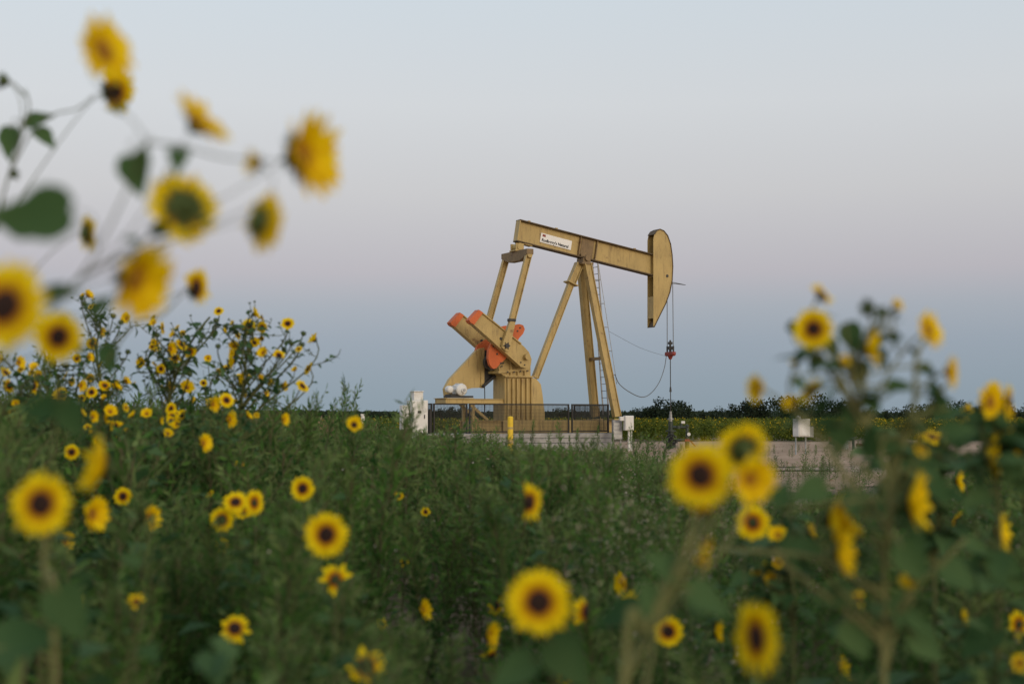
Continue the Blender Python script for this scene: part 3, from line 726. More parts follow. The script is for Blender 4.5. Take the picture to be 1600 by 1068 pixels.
PET = {
 'open': [petal_mesh('flower_head', 13, .48, .53, .155, .10, .10, .05, seed=s) for s in (1, 2, 3)],
 'side': [petal_mesh('flower_head', 13, .54, .62, .17, .62, .06, .06, seed=s, mat='petal_back') for s in (4, 5)],
 'oval': [petal_mesh('flower_head', 13, .48, .55, .16, .28, .06, .06, seed=s, mat='petal_back') for s in (14, 15)],
 'cup':  [petal_mesh('flower_head', 11, .45, .55, .13, .75, .15, .08, seed=s, mat='petal_back') for s in (6, 7)],
 'droop': [petal_mesh('flower_head', 10, .42, .55, .13, -.25, .45, .10, seed=s, ragged=.1) for s in (8, 9)],
 'ragged': [petal_mesh('flower_head', 9, .42, .54, .15, .05, .15, .12, seed=s, ragged=.25) for s in (10, 11)],
 'half': [petal_mesh('flower_head', 12, .44, .53, .15, .20, .12, .1, seed=12, gaps=((2.3, 4.2),))],
}
DISCY = disc_mesh('disc', .15, .06, 'disc_gold'); DISC = disc_mesh('disc', .185, .07, 'disc'); DISCG = disc_mesh('disc', .15, .08, 'disc_green')
CAL = calyx_mesh('calyx', .15, 15, .20, .25); CALB = calyx_mesh('flower_bud', .19, 15, .26, 1.0, 9)
_b = MB(); _b.ball((0, 0, -.03), .17, sc3=(1, 1, .8), n=12); _bo = _b.build('bud_core', M['calyx'])
BUDCORE = _bo.data; bpy.data.objects.remove(_bo)
# bud = calyx with incurved bracts + core, one mesh
def merge(meshes, name):
    mb = MB()
    for me in meshes: mb.add([tuple(v.co) for v in me.vertices], [tuple(p.vertices) for p in me.polygons], 0, True)
    o = mb.build(name, M['calyx']); d = o.data; bpy.data.objects.remove(o); return d
CALB = merge([CALB, BUDCORE], 'flower_bud')

def leaf_geo(mb, base, direc, normal, Ln, wd, curl=.3, mi=0):
    """heart-shaped leaf: base at the petiole, tip along direc"""
    d = direc.normalized(); n = (normal-d*normal.dot(d))
    n = n.normalized() if n.length > 1e-4 else d.orthogonal().normalized()
    s = d.cross(n); rows = [(-.06, .30), (.04, .78), (.18, 1.0), (.36, .92), (.56, .68), (.75, .42), (.90, .17), (1.0, .01)]
    P = []
    for t, ww in rows:
        z = -curl*t*t*Ln
        for k, q in ((-1, .10), (-.5, .0), (0, -.035), (.5, .0), (1, .10)):
            off = -.08*abs(k)*(t < .1)
            P.append(base+d*(t+off)*Ln+s*(k*ww*wd*.5)+n*(z+(q*ww*wd)+.02*Ln*math.sin(t*14+k*3)*abs(k)))
    F = [(i*5+k, i*5+k+1, (i+1)*5+k+1, (i+1)*5+k) for i in range(len(rows)-1) for k in range(4)]
    mb.add(P, F, mi, True)

HEADS_PX = []     # (px, py, halfheight px, Y) so the weeds leave the flowers in view
def face(az, el): a, e = R(az), R(el); return Vector((math.sin(a)*math.cos(e), -math.cos(a)*math.cos(e), math.sin(e)))
def bez(p0, p1, p2, p3, n):
    o = []
    for i in range(n+1):
        t = i/n; u = 1-t; o.append(p0*u**3+p1*3*u*u*t+p2*3*u*t*t+p3*t**3)
    return o
MATV = {}
def add_head(plant, pos, F, D, kind, small, rnd, green=False):
    q = F.to_track_quat('Z', 'Y').to_matrix().to_4x4()
    roll = Matrix.Rotation(rnd.uniform(0, 6.28), 4, 'Z')
    inv = plant['_inv']
    if kind == 'bud':
        o = bpy.data.objects.new('flower_bud', CALB); COL.objects.link(o); o.parent = plant['o']
        o.matrix_local = inv @ Matrix.Translation(pos) @ q @ roll @ Matrix.Diagonal((D/.5, D/.5, D/.45, 1)); return
    me = rnd.choice(PET[kind])
    o = bpy.data.objects.new('flower_head', me); COL.objects.link(o); o.parent = plant['o']
    o.matrix_local = inv @ Matrix.Translation(pos) @ q @ roll @ Matrix.Scale(D, 4)
    for nm, dm in (('disc', DISCY if kind in ('oval', 'side') else (DISCG if green else DISC)), ('calyx', CAL)):
        c = bpy.data.objects.new(nm, dm); COL.objects.link(c); c.parent = o

def sunflower(label, Y, heads, base=None, baseY=None, path=None, stem_r=.006, leaves=3, leafsize=.07, group='wild sunflower plants',
              extra_leaves=(), twigs=(), buds=0, seed=None, weedcut=True, stemmat='stem', low=0, minh=.25, bush=0, blen=(.10, .28)):
    """heads: (px, py, size px, azimuth, elevation, kind[, dY]); path: the main stem as [(px, py, dY)...] from low to high"""
    rnd = random.Random(seed if seed is not None else int(abs(heads[0][0]*13+heads[0][1]*7+Y*100)))
    hs = []
    for h in heads:
        px, py, sz, az, el, kind = h[:6]; dY = h[6] if len(h) > 6 else rnd.uniform(-.03, .03)*Y
        y = Y+dY
        if kind == 'side' and 30 < abs(az) < 90: az = math.copysign(62+abs(az)*.08, az)
        hs.append((at(px, py, y), face(az, el), max(.018, 1.08*sz*y/FPX), kind, px, py, sz, y))
        if weedcut: HEADS_PX.append((px, py, sz*.5, y))
    bx = base if base is not None else sum(h[4] for h in hs)/len(hs)
    bY = baseY or Y
    b0 = Vector((at(bx, 650, bY).x, bY, 0))
    o = empty('wild_sunflower', b0); tag(o, label, 'sunflower', group)
    inv = Matrix.Translation(-b0); plant = {'o': o, '_inv': inv}
    st = MB(); lf = MB(); curves = []
    topz = max(h[0].z for h in hs)
    if path: main = [b0]+[at(p[0], p[1], Y+(p[2] if len(p) > 2 else 0)) for p in path]
    else:
        ctr = sum((h[0] for h in hs), Vector())/len(hs)
        tz = max(.2, topz*.72 if len(hs) > 1 else topz*.6)
        main = [b0, b0+Vector((rnd.uniform(-.02, .02), rnd.uniform(-.02, .02), tz*.5)), Vector((b0.x*.6+ctr.x*.4, b0.y*.6+ctr.y*.4, tz))]
    main = smooth_path(main, 6); m = len(main)
    st.tube([p-b0 for p in main], [stem_r*(1-.45*i/(m-1)) for i in range(m)], 7)
    def addleaf(p, tdir, size):
        side = Vector((rnd.uniform(-1, 1), rnd.uniform(-1, 1), 0)); side = (side-tdir*side.dot(tdir)).normalized()
        d = (side*1.0+Vector((0, 0, rnd.uniform(-.1, .5)))+tdir*.3).normalized(); pl = size*.5
        e = p+d*pl; st.tube([p-b0, p-b0+d*pl*.5+Vector((0, 0, .005)), e-b0], [stem_r*.3, stem_r*.25, stem_r*.2], 4, cap=False)
        leaf_geo(lf, e-b0, (d+Vector((0, 0, rnd.uniform(-.7, .0)))).normalized(), Vector((rnd.uniform(-.6, .6), rnd.uniform(-.8, .2), 1)), size, size*rnd.uniform(.6, .8), rnd.uniform(.1, .45))
    for k in range(low):
        i = int(rnd.uniform(.15, .9)*(m-1)); addleaf(main[i], (main[min(i+1, m-1)]-main[i-1]).normalized(), leafsize*rnd.uniform(.9, 1.5))
    for (p, F, D, kind, px, py, sz, y) in hs:
        add_head(plant, p, F, D, kind, sz < 22, rnd, green=(rnd.random() < .12))
        # nearest fitting joint on the main stem, lower than the head
        best = None
        for i, q in enumerate(main):
            hd = math.hypot(q.x-p.x, q.y-p.y); dz = p.z-q.z
            if q.z < minh*topz: continue
            cost = abs(dz-hd*1.1-.04)+(0 if dz > .02 else .5)+.12*hd
            if best is None or cost < best[0]: best = (cost, i)
        i = best[1] if best else m-1
        q = main[i]; t = (main[min(i+1, m-1)]-main[max(i-1, 0)]).normalized()
        D2 = (p-q).length; end = p-F*D*.18
        out = (end-q); out.z = max(out.z*.2, 0)
        br = bez(q, q+(t*.5+out.normalized()*.35)*D2*.5, end-F*min(D2*.3, .12)-Vector((0, 0, .12*D2)), end, 10)
        r0, r1 = stem_r*.55, stem_r*.32; curves.append(br)
        st.tube([x-b0 for x in br], [r0+(r1-r0)*j/10 for j in range(11)], 5)
        for k in range(leaves):
            j = rnd.randint(1, 8); addleaf(br[j], (br[j+1]-br[j]).normalized(), leafsize*rnd.uniform(.35, 1.0)*(1.2-.08*j))
        for k in range(buds):
            j = rnd.randint(2, 8); sd = Vector((rnd.uniform(-1, 1), rnd.uniform(-1, 1), rnd.uniform(.2, 1.2))).normalized(); ln = rnd.uniform(.05, .16)
            e = br[j]+sd*ln; st.tube([br[j]-b0, br[j]+sd*ln*.5+Vector((0, 0, -.01))-b0, e-b0], [r1*.9, r1*.7, r1*.6], 4, cap=False)
            add_head(plant, e, (sd+Vector((0, 0, .5))).normalized(), rnd.uniform(.010, .02), 'bud', True, rnd)
            if rnd.random() < .7: addleaf(e-sd*ln*.4, sd, leafsize*rnd.uniform(.25, .5))
    for z in range(bush):
        cv = rnd.choice(curves) if rnd.random() < .7 else main
        i = rnd.randint(int(len(cv)*.25), len(cv)-2); q = cv[i]; ln = rnd.uniform(*blen)
        dd = Vector((rnd.uniform(-1, 1), rnd.uniform(-1, 1), rnd.uniform(.2, 1.5))).normalized()
        e = q+dd*ln; e.z = min(e.z, topz-rnd.uniform(0, .1)); sp = bez(q, q+dd*ln*.4-Vector((0, 0, .02)), e-Vector((0, 0, .06)), e, 6)
        st.tube([x-b0 for x in sp], [stem_r*.3-(stem_r*.12)*k/6 for k in range(7)], 4, cap=False)
        for k in range(rnd.randint(3, 6)): j = rnd.randint(1, 5); addleaf(sp[j], (sp[j+1]-sp[j]).normalized(), leafsize*rnd.uniform(.3, .9))
        t_ = rnd.random()
        if t_ < .45: add_head(plant, e, (dd+Vector((0, -.3, .4))).normalized(), rnd.uniform(.012, .022), 'bud', True, rnd)
        elif t_ < .72: add_head(plant, e, face(rnd.uniform(-90, 90), rnd.uniform(0, 50)), rnd.uniform(.035, .06), rnd.choice(['side', 'open', 'cup']), True, rnd)
    for (px, py, sz, ang, tw, dY) in extra_leaves:      # broad blades: centre, length in px, direction in the picture, twist
        y = Y+dY; c = at(px, py, y); Ln = sz*y/FPX*(.8 if px > 1200 else 1); a = R(ang)
        d = Vector((math.cos(a), 0, math.sin(a))); n = Vector((-.3*math.sin(R(tw)), -math.cos(R(tw)), math.sin(R(tw))))
        base_ = c-d*Ln*.45; leaf_geo(lf, base_-b0, d, n, Ln, Ln*.82, .12)
        i = min(range(m), key=lambda k_: (main[k_]-base_).length+(.3 if main[k_].z > base_.z else 0)); q = main[i]
        st.tube([x-b0 for x in bez(q, q+Vector((0, 0, .03)), base_-d*.03, base_, 6)], stem_r*.35, 5, cap=False)
    for tw_ in twigs:
        pts = smooth_path([at(p[0], p[1], Y+(p[2] if len(p) > 2 else 0)) for p in tw_], 5); k = len(pts)
        rr = stem_r*.8; st.tube([p-b0 for p in pts], [rr*(1-.4*i/(k-1)) for i in range(k)], 6)
        for z in range(max(0, leaves)):
            i = rnd.randint(1, k-2); addleaf(pts[i], (pts[i+1]-pts[i]).normalized(), leafsize*rnd.uniform(.4, .9))
    st.build('stem', M[stemmat], o)
    if lf.v: lf.build('leaves', M['sun_leaf'], o)
    return o

GN = 'sunflower plants close to the camera'
# tall plants leaning in from the top left
sunflower('tall blurred sunflower plant with seven drooping heads against the sky, top left', 1.5,
  [(161,80,112,63,10,'oval'), (312,190,108,72,40,'oval'), (400,256,52,-60,10,'cup'), (470,245,132,62,5,'side'), (286,325,112,-150,-5,'open'),
   (408,346,94,134,-5,'oval'), (208,435,122,60,-18,'side')],
  base=-150, baseY=1.5, path=[(-80,660,0), (40,520,0), (130,425,0), (180,335,0), (212,265,0), (236,212,0)], stem_r=.0018, leaves=1, leafsize=.04, minh=.82,
  extra_leaves=[(50,338,118,188,10,-.25), (20,340,80,170,-5,-.2), (212,275,66,-75,20,0), (222,245,44,80,20,0), (98,458,60,20,50,0), (160,475,40,40,20,0)],
  twigs=[[(226,222),(280,228),(345,245),(400,250),(440,252)]], group=GN, seed=3)
sunflower('slender sunflower plant with three small heads on long thin curved stalks, left', 2.5,
  [(178,142,74,48,-22,'half'), (137,365,58,128,5,'open'), (306,450,66,68,-5,'half'), (4,126,24,-90,10,'bud'), (22,272,16,60,0,'bud')],
  base=-90, baseY=2.5, path=[(-60,700,0), (-20,420,0), (8,295,0), (28,230,0), (45,170,0), (38,140,0)], stem_r=.0028, leaves=0, leafsize=.05, minh=.6,
  extra_leaves=[(62,186,44,20,30,0), (72,216,40,-45,60,0), (14,225,52,-95,40,0), (170,562,44,-80,20,0)],
  twigs=[[(20,260),(50,205),(80,180),(120,170),(148,148)], [(170,560),(210,505),(250,495),(290,455)], [(40,150),(20,130),(6,126)], [(100,700),(130,620),(170,560)]], group=GN, seed=5, low=0)
sunflower('sunflower plant with the biggest blurred head cut by the left edge', 1.22,
  [(8,478,140,-12,5,'open')], base=-60, baseY=1.25, path=[(-45,900,0), (-15,640,0), (-2,560,.04)], stem_r=.005, leaves=1, group=GN, leafsize=.06)
sunflower('sunflower plant with one round head facing the camera below the biggest one', 1.9,
  [(92,526,78,-8,0,'open')], base=60, baseY=1.95, path=[(70,900,0), (85,680,0), (90,600,.05)], stem_r=.0045, leaves=1, group=GN, leafsize=.06,
  extra_leaves=[(112,655,62,-70,10,0), (60,640,50,190,20,0)])
sunflower('large round sunflower with dark centre low on the left in the weeds', 1.75,
  [(64,787,96,-10,5,'open')], base=90, path=[(85,1040,0), (70,900,.05), (66,840,.07)], stem_r=.005, leaves=2, group=GN, leafsize=.07, stemmat='stem_pale',
  extra_leaves=[(40,1000,120,10,50,0), (110,960,90,-60,40,0)])
sunflower('sunflower seen edge on, a tilted yellow oval over the small round ones', 2.0, [(162,729,92,-62,12,'side')], base=150, stem_r=.004, leaves=2, group=GN)
sunflower('large round sunflower with dark centre and orange ring, bottom middle', 1.85,
  [(842,940,98,2,4,'open')], base=862, path=[(875,1200,0), (858,1040,.05), (846,985,.07)], stem_r=.006, leaves=2, group=GN, leafsize=.08,
  extra_leaves=[(890,1035,90,-50,40,0), (800,1050,80,210,40,0)])
GW = 'single sunflowers among the weeds'
W = [
 ('sunflower with a pointed upper petal, round and yellow, left of the middle', 510,835,68,-12,5,'open'),
 ('small gappy sunflower with a green centre just below the pointed one', 524,905,50,0,10,'ragged'),
 ('gappy sunflower with rounded separate petals at the bottom edge', 572,1040,62,5,0,'ragged'),
 ('dull half open sunflower low in the weeds left of the bottom one', 367,981,50,10,30,'ragged'),
 ('sunflower half turned to the right, above the big round one', 827,784,60,52,0,'half'),
 ('small round sunflower beside a bare diagonal twig', 473,763,38,-15,5,'open'),
 ('bright small round sunflower, front one of the tight cluster', 347,811,38,-5,5,'open'),
 ('small sunflower looking up at the back of the tight cluster', 368,784,38,10,35,'open'),
 ('brown centred sunflower in the middle of the tight cluster', 378,793,32,10,10,'open'),
 ('narrow side turned sunflower at the right of the tight cluster', 397,785,40,55,0,'open'),
 ('dim ragged sunflower right under the tight cluster', 347,851,26,0,-15,'ragged'),
 ('tiny dim sunflower above the tight cluster', 376,722,17,0,0,'ragged'),
 ('small yellow sunflower seen from the side above the tight cluster', 317,692,28,50,10,'side'),
 ('thin edge on sunflower standing alone left of the tight cluster', 232,808,38,75,0,'side'),
 ('small round sunflower touching the tilted yellow oval', 192,775,28,0,5,'open'),
 ('narrow pale sunflower between the large round one and the tilted oval', 143,803,52,58,0,'side'),
 ('small bright round sunflower with dark eye near the upper left weeds', 112,706,24,5,5,'open'),
 ('thin yellow sliver of a sunflower below the large round one', 101,845,30,75,0,'side'),
 ('dark seed head with few petals deep in the left weeds', 124,940,26,0,10,'ragged'),
 ('dim yellowish brown sunflower deep in the left weeds', 213,939,26,20,30,'ragged'),
 ('tiny brown orange sunflower in the weeds, middle', 665,799,16,20,20,'ragged'),
 ('tiny orange sunflower bud open above the middle weeds', 624,775,17,0,25,'cup'),
 ('tiny dull orange sunflower left of the white flecks', 632,878,16,10,10,'ragged'),
 ('dim yellow brown sunflower in front of the distant bushes', 553,664,30,20,20,'cup'),
 ('small yellow dot of a sunflower on the skyline of the weeds', 443,655,20,60,0,'side'),
 ('small edge on yellow sunflower low in the dark middle weeds', 660,953,32,60,10,'side'),
 ('little yellow flower peeping from dark leaves low in the middle', 597,974,20,30,30,'ragged'),
 ('pale yellow sunflower just left of the big round one', 775,946,30,40,0,'ragged'),
 ('upper of two narrow yellow flowers below left of the big round one', 763,990,40,68,0,'side'),
 ('lower drooping one of two narrow yellow flowers below the big round one', 768,1025,34,40,-40,'droop'),
 ('narrow broken sunflower just right of the big round one', 915,955,52,65,0,'droop'),
 ('upper side turned flower of the pair right of the big round one', 976,912,36,-60,0,'side'),
 ('lower brown centred flower of the pair right of the big round one', 982,946,48,48,-5,'open'),
 ('small round sunflower with dark eye beside the thick pale stalk', 1044,986,46,0,5,'open'),
 ('thin sliver of a sunflower right of the thick pale stalk', 1118,985,36,75,0,'side'),
 ('half visible sunflower at the bottom edge, centre', 883,1058,30,20,20,'ragged'),
 ('tall oval sunflower turned aside at the bottom right', 1183,996,112,-66,0,'open'),
 ('round sunflower with very dark centre above dry ground, right', 1176,816,54,10,5,'open'),
 ('closed dark flower with a single yellow petal, right', 1493,812,36,60,-30,'half'),
 ('blurred edge on sunflower by the right edge', 1557,832,62,68,5,'side'),
 ('small yellow flower cut by the right edge, low down', 1592,975,46,30,0,'ragged'),
 ('yellow flower at the right edge close to the bottom', 1594,1035,34,30,0,'ragged'),
 ('dim yellow flower near the bottom right stalks', 1312,1046,40,55,20,'side'),
 ('small yellow flower in shade left of the branching stalk', 1342,935,26,30,10,'ragged'),
 ('thin yellow sliver of a flower beyond the right hand plant', 1495,750,34,72,0,'side'),
]
for lab, px, py, sz, az, el, kd in W:
    Dm = .082 if sz > 60 else (.078 if sz > 30 else (.07 if sz > 20 else .055))
    Yh = FPX*Dm/sz
    if px in (124, 213): Yh = 2.9
    if px in (1342, 1594): Yh = 2.4
    sunflower(lab, Yh, [(px, py, sz, az, el, kd, 0.0)], stem_r=.0035 if sz > 40 else .003, leaves=2, leafsize=.06, low=2, group=GW)

# the big plant at right
sunflower('sunflower plant at the right on a thick pale branching stalk, heads against the sky', 2.1,
  [(1271,514,62,-15,0,'open'), (1284,461,46,50,35,'half'), (1356,481,24,-40,0,'bud'), (1400,478,26,35,30,'cup'), (1378,488,12,0,20,'bud'),
   (1355,543,58,62,0,'side'), (1243,571,28,50,50,'half'), (1318,564,22,20,20,'cup'), (1451,516,60,42,15,'oval'), (1485,581,52,58,0,'oval'),
   (1183,606,44,-65,0,'oval'), (1236,630,26,-40,20,'cup'), (1422,783,88,64,0,'side'), (1298,812,90,58,0,'side'), (1310,862,70,50,0,'side'),
   (1440,703,26,30,40,'ragged')],
  base=1385, path=[(1381,1068,0), (1383,960,0), (1382,880,0), (1392,790,0), (1375,700,0), (1345,640,0), (1330,590,0)], stem_r=.0055, leaves=2, leafsize=.055,
  twigs=[[(1381,880),(1398,760),(1412,690),(1450,640),(1478,600)], [(1412,700),(1428,640),(1432,560),(1446,530)], [(1383,990),(1420,930),(1470,880),(1510,840)],
         [(1382,930),(1330,900),(1270,870),(1200,862),(1130,858)], [(1384,1010),(1330,960),(1250,900),(1210,865)], [(1340,640),(1318,600),(1296,550),(1276,530)],
         [(1345,640),(1350,600),(1352,570)], [(1383,1040),(1400,980),(1420,960)]],
  extra_leaves=[(1332,530,62,-70,20,0), (1300,545,44,-60,30,0), (1345,585,50,-80,10,0), (1312,685,72,-100,15,.1), (1262,768,74,200,30,0), (1340,780,60,20,30,0), (1425,880,84,-60,25,-.1),
                (1500,672,66,10,40,0), (1460,640,56,190,20,0), (1500,900,84,-30,35,0), (1300,930,74,190,35,0), (1252,600,34,-20,40,0),
                (1420,960,84,-85,25,0), (1222,770,54,60,30,0), (1470,770,60,-50,50,0), (1340,1000,84,-60,35,0), (1240,860,60,-80,45,.2), (1450,1010,80,-40,30,0), (1405,600,40,10,40,0), (1440,575,34,190,40,0), (1390,700,50,200,40,0), (1330,640,52,100,40,0), (1290,660,46,170,40,.1), (1465,610,40,-30,50,0)],
  low=8, bush=12, blen=(.03, .08), group=GN, seed=8, stemmat='stem_pale', minh=.35)
sunflower('sunflower plant on a slanting pale stalk with overlapping heads, right of centre', 1.7,
  [(1095,742,100,-22,0,'open'), (1160,700,84,-165,25,'open',.15), (1171,748,72,20,-10,'side'), (1100,800,44,20,-60,'droop'), (1104,846,36,50,0,'ragged',.1), (1098,876,28,40,0,'ragged',.1)],
  base=940, path=[(975,1068,0), (1010,985,0), (1050,900,0), (1080,845,0), (1100,800,.05)], stem_r=.0062, leaves=1, leafsize=.05, group=GN, seed=9, stemmat='stem_pale', minh=.6,
  extra_leaves=[(1035,880,64,150,40,0), (965,960,76,200,50,.1), (1110,940,76,-30,50,0), (1015,930,60,120,40,0)])
sunflower('sunflower plant at the right edge with a pair of tall heads over the far field', 2.6,
  [(1546,628,66,40,0,'oval'), (1577,628,56,60,0,'open'), (1541,711,78,66,0,'side')], base=1560, path=[(1560,1068,0), (1562,850,0), (1556,720,0)], stem_r=.006, leaves=3, leafsize=.075,
  extra_leaves=[(1595,690,66,10,50,0), (1520,650,46,170,50,0), (1525,780,60,200,40,0), (1580,900,84,-40,30,0), (1530,1000,90,220,40,0)], low=10, bush=14, blen=(.03, .10), group=GN, seed=12)

sunflower('leafy sunflower plant without open blooms behind the right hand stalks', 3.4,
  [(1440,668,20,0,20,'bud'), (1475,690,20,0,20,'bud'), (1400,720,18,0,20,'bud'), (1512,640,18,30,20,'cup')], base=1455, stem_r=.008, leaves=6, leafsize=.11, buds=2, low=18, bush=26, blen=(.06, .18), group=GN, seed=41)
sunflower('leafy sunflower plant with small blooms between the slanting stalk and the branching stalk', 3.6,
  [(1225,790,22,0,20,'bud'), (1265,830,24,40,20,'side'), (1215,880,20,0,20,'cup')], base=1240, stem_r=.007, leaves=5, leafsize=.10, buds=1, low=14, bush=18, blen=(.06, .18), group=GN, seed=42)

# bushy wild sunflower plants in the middle distance, left
GM = 'bushy sunflower plants on the left skyline'
def hz(lst, szb=19, seed=0):
    r = random.Random(seed); o = []
    for x, y in lst:
        k = r.choice(['open', 'side', 'half', 'cup', 'side', 'open']); o.append((x/3.052, 340+y/3.052, szb*r.uniform(.85, 1.25), r.choice([-60, -20, 0, 30, 55, 70, 90]), r.uniform(-10, 40), k))
    return o
def hbuds(lst): return [(x/3.052, 340+y/3.052, 8, 20, 20, 'bud') for x, y in lst]
sunflower('bushy sunflower plant reaching highest right of the skyline group, arching over', 8.2,
  hz([(1213,460),(1250,475),(1250,522),(1188,515),(1372,505),(1500,582),(1133,560),(1212,597),(1115,615),(1255,645),(1115,650),(1115,685),(1470,718),(1443,803),(1350,803),(1330,655),(1140,765),(1010,893)], 19, 1)
  + hbuds([(1447,553),(1390,600),(1355,628),(1440,605),(1040,613),(1075,520)]), base=370, path=[(372,700), (378,620), (385,560), (395,525)], stem_r=.011, leaves=3, leafsize=.070, buds=2, group=GM, seed=21, bush=30, low=10, minh=.45)
sunflower('bushy sunflower plant with a long bowed stalk, centre of the skyline group', 8.6,
  hz([(1043,445),(775,525),(828,555),(728,612),(865,605),(812,625),(905,640),(832,668),(677,690),(768,720),(805,812),(890,810),(750,735)], 18, 2)
  + hbuds([(750,560),(882,715),(1030,490),(700,680),(905,745)]), base=262, path=[(262,700), (266,620), (285,560), (308,520), (328,495)], stem_r=.011, leaves=3, leafsize=.070, buds=2, group=GM, seed=22, bush=28, low=10, minh=.35)
sunflower('spindly sunflower plant with small buds, left part of the skyline group', 8.4,
  hz([(605,480),(480,545),(440,600),(425,665),(420,370),(556,808),(600,780),(385,800),(437,832),(500,800)], 16, 3)
  + hbuds([(577,500),(448,440),(390,385),(540,470),(610,640),(455,490),(400,410)]), base=160, path=[(160,700), (158,600), (150,550), (158,510)], stem_r=.009, leaves=4, leafsize=.06, buds=3, group=GM, seed=23, bush=20, low=10, minh=.4)
sunflower('leafy sunflower plant with many small heads at the left edge skyline', 7.0,
  hz([(90,690),(10,675),(165,805),(290,845),(150,730),(45,800),(30,740)], 21, 4), base=30, stem_r=.01, leaves=6, leafsize=.09, buds=1, group=GM, seed=24, bush=36, low=16, minh=.4)
sunflower('low sunflower plant in front of the centre skyline plant', 7.2,
  hz([(700,935),(815,910),(870,945),(800,1030),(830,955),(820,945),(765,965)], 18, 5), base=262, stem_r=.008, leaves=3, leafsize=.07, buds=1, group=GM, seed=25, bush=25, low=8)
sunflower('low sunflower plant in front of the spindly skyline plant', 6.8,
  hz([(525,925),(600,905),(535,990),(575,1000),(440,1010),(440,950),(500,960)], 17, 6), base=170, stem_r=.008, leaves=3, leafsize=.07, buds=1, group=GM, seed=26, bush=25, low=8)
sunflower('low sunflower plant with three yellow heads under the arching skyline plant', 6.8,
  [(332,631,24,70,0,'side'), (354,625,24,30,20,'open'), (358,655,26,60,0,'side')], base=346, stem_r=.007, leaves=3, leafsize=.07, group=GM, seed=27, bush=18, low=8)
sunflower('bushy leafy sunflower plant filling the gap beside the left edge', 8.8,
  [(120,560,14,0,0,'open'), (60,585,14,0,10,'side'), (110,596,14,50,0,'side'), (75,560,12,50,10,'cup'), (140,590,14,20,0,'side'), (180,600,14,20,0,'side')], base=105, stem_r=.01, leaves=6, leafsize=.09, buds=2, group=GM, seed=28, bush=28, low=18)
sunflower('small leafy sunflower plant between the two tallest skyline plants', 9.5,
  [(325,560,12,10,10,'side'), (318,598,12,10,10,'open'), (340,580,12,60,10,'cup'), (300,625,13,60,10,'side'), (415,615,13,60,10,'side'), (380,615,13,60,10,'side')], base=335, stem_r=.008, leaves=5, leafsize=.08, buds=2, group=GM, seed=29, bush=35, low=14)

# ------------------------------------------------------------------ trees on the horizon
def tree(px, Y, hgt, wid, label, seed, n=2400, bushy=False):
    r = np.random.default_rng(seed); rr = random.Random(seed)
    e = empty('mesquite_tree', (gz(px, Y), Y, 0)); tag(e, label, 'tree', 'dark trees along the horizon')
    b = MB(); tops = []
    nb = rr.randint(3, 5)
    b.tube([(0, 0, 0), (rr.uniform(-.1, .1), 0, hgt*.2), (rr.uniform(-.2, .2), 0, hgt*.35)], [hgt*.035, hgt*.028, hgt*.02], 7)
    for k in range(nb):
        a = 2*math.pi*k/nb+rr.uniform(-.4, .4); q = Vector((math.cos(a)*wid*.3, math.sin(a)*wid*.3, hgt*rr.uniform(.55, .8)))
        b.tube([(0, 0, hgt*.28), q*.5+Vector((0, 0, hgt*.12)), q], [hgt*.02, hgt*.013, hgt*.006], 5)
    b.build('trunk', M['bark'], e)
    nc = 20; C = []
    for k in range(nc):
        a = r.uniform(0, 2*np.pi); rad = wid*.5*np.sqrt(r.uniform(.05, .85)); z = hgt*r.uniform(.14, .84)*(1-.25*(rad/(wid*.5))**2)
        C.append((rad*np.cos(a), rad*np.sin(a), z, hgt*r.uniform(.13, .24)))
    C = np.array(C); idx = r.integers(0, nc, n); d = r.normal(size=(n, 3)); d /= np.linalg.norm(d, axis=1)[:, None]
    P = C[idx, :3]+d*C[idx, 3:4]*r.uniform(.4, 1.15, (n, 1))*np.array([1.25, 1.25, 1]); P[:, 2] = np.maximum(P[:, 2], .1)
    s = hgt*r.uniform(.025, .05, n); u = r.normal(size=(n, 3)); u /= np.linalg.norm(u, axis=1)[:, None]; v = np.cross(u, r.normal(size=(n, 3))); v /= np.linalg.norm(v, axis=1)[:, None]
    V = np.stack([P-u*s[:, None], P-v*s[:, None]*.6, P+u*s[:, None], P+v*s[:, None]*.6], 1).reshape(-1, 3)
    npmesh('crown', V, np.arange(n*4).reshape(-1, 4), np.zeros(n), [M['tree_leaf']], e)
def ht(py, Y): return CAMZ+(650-py)*Y/FPX
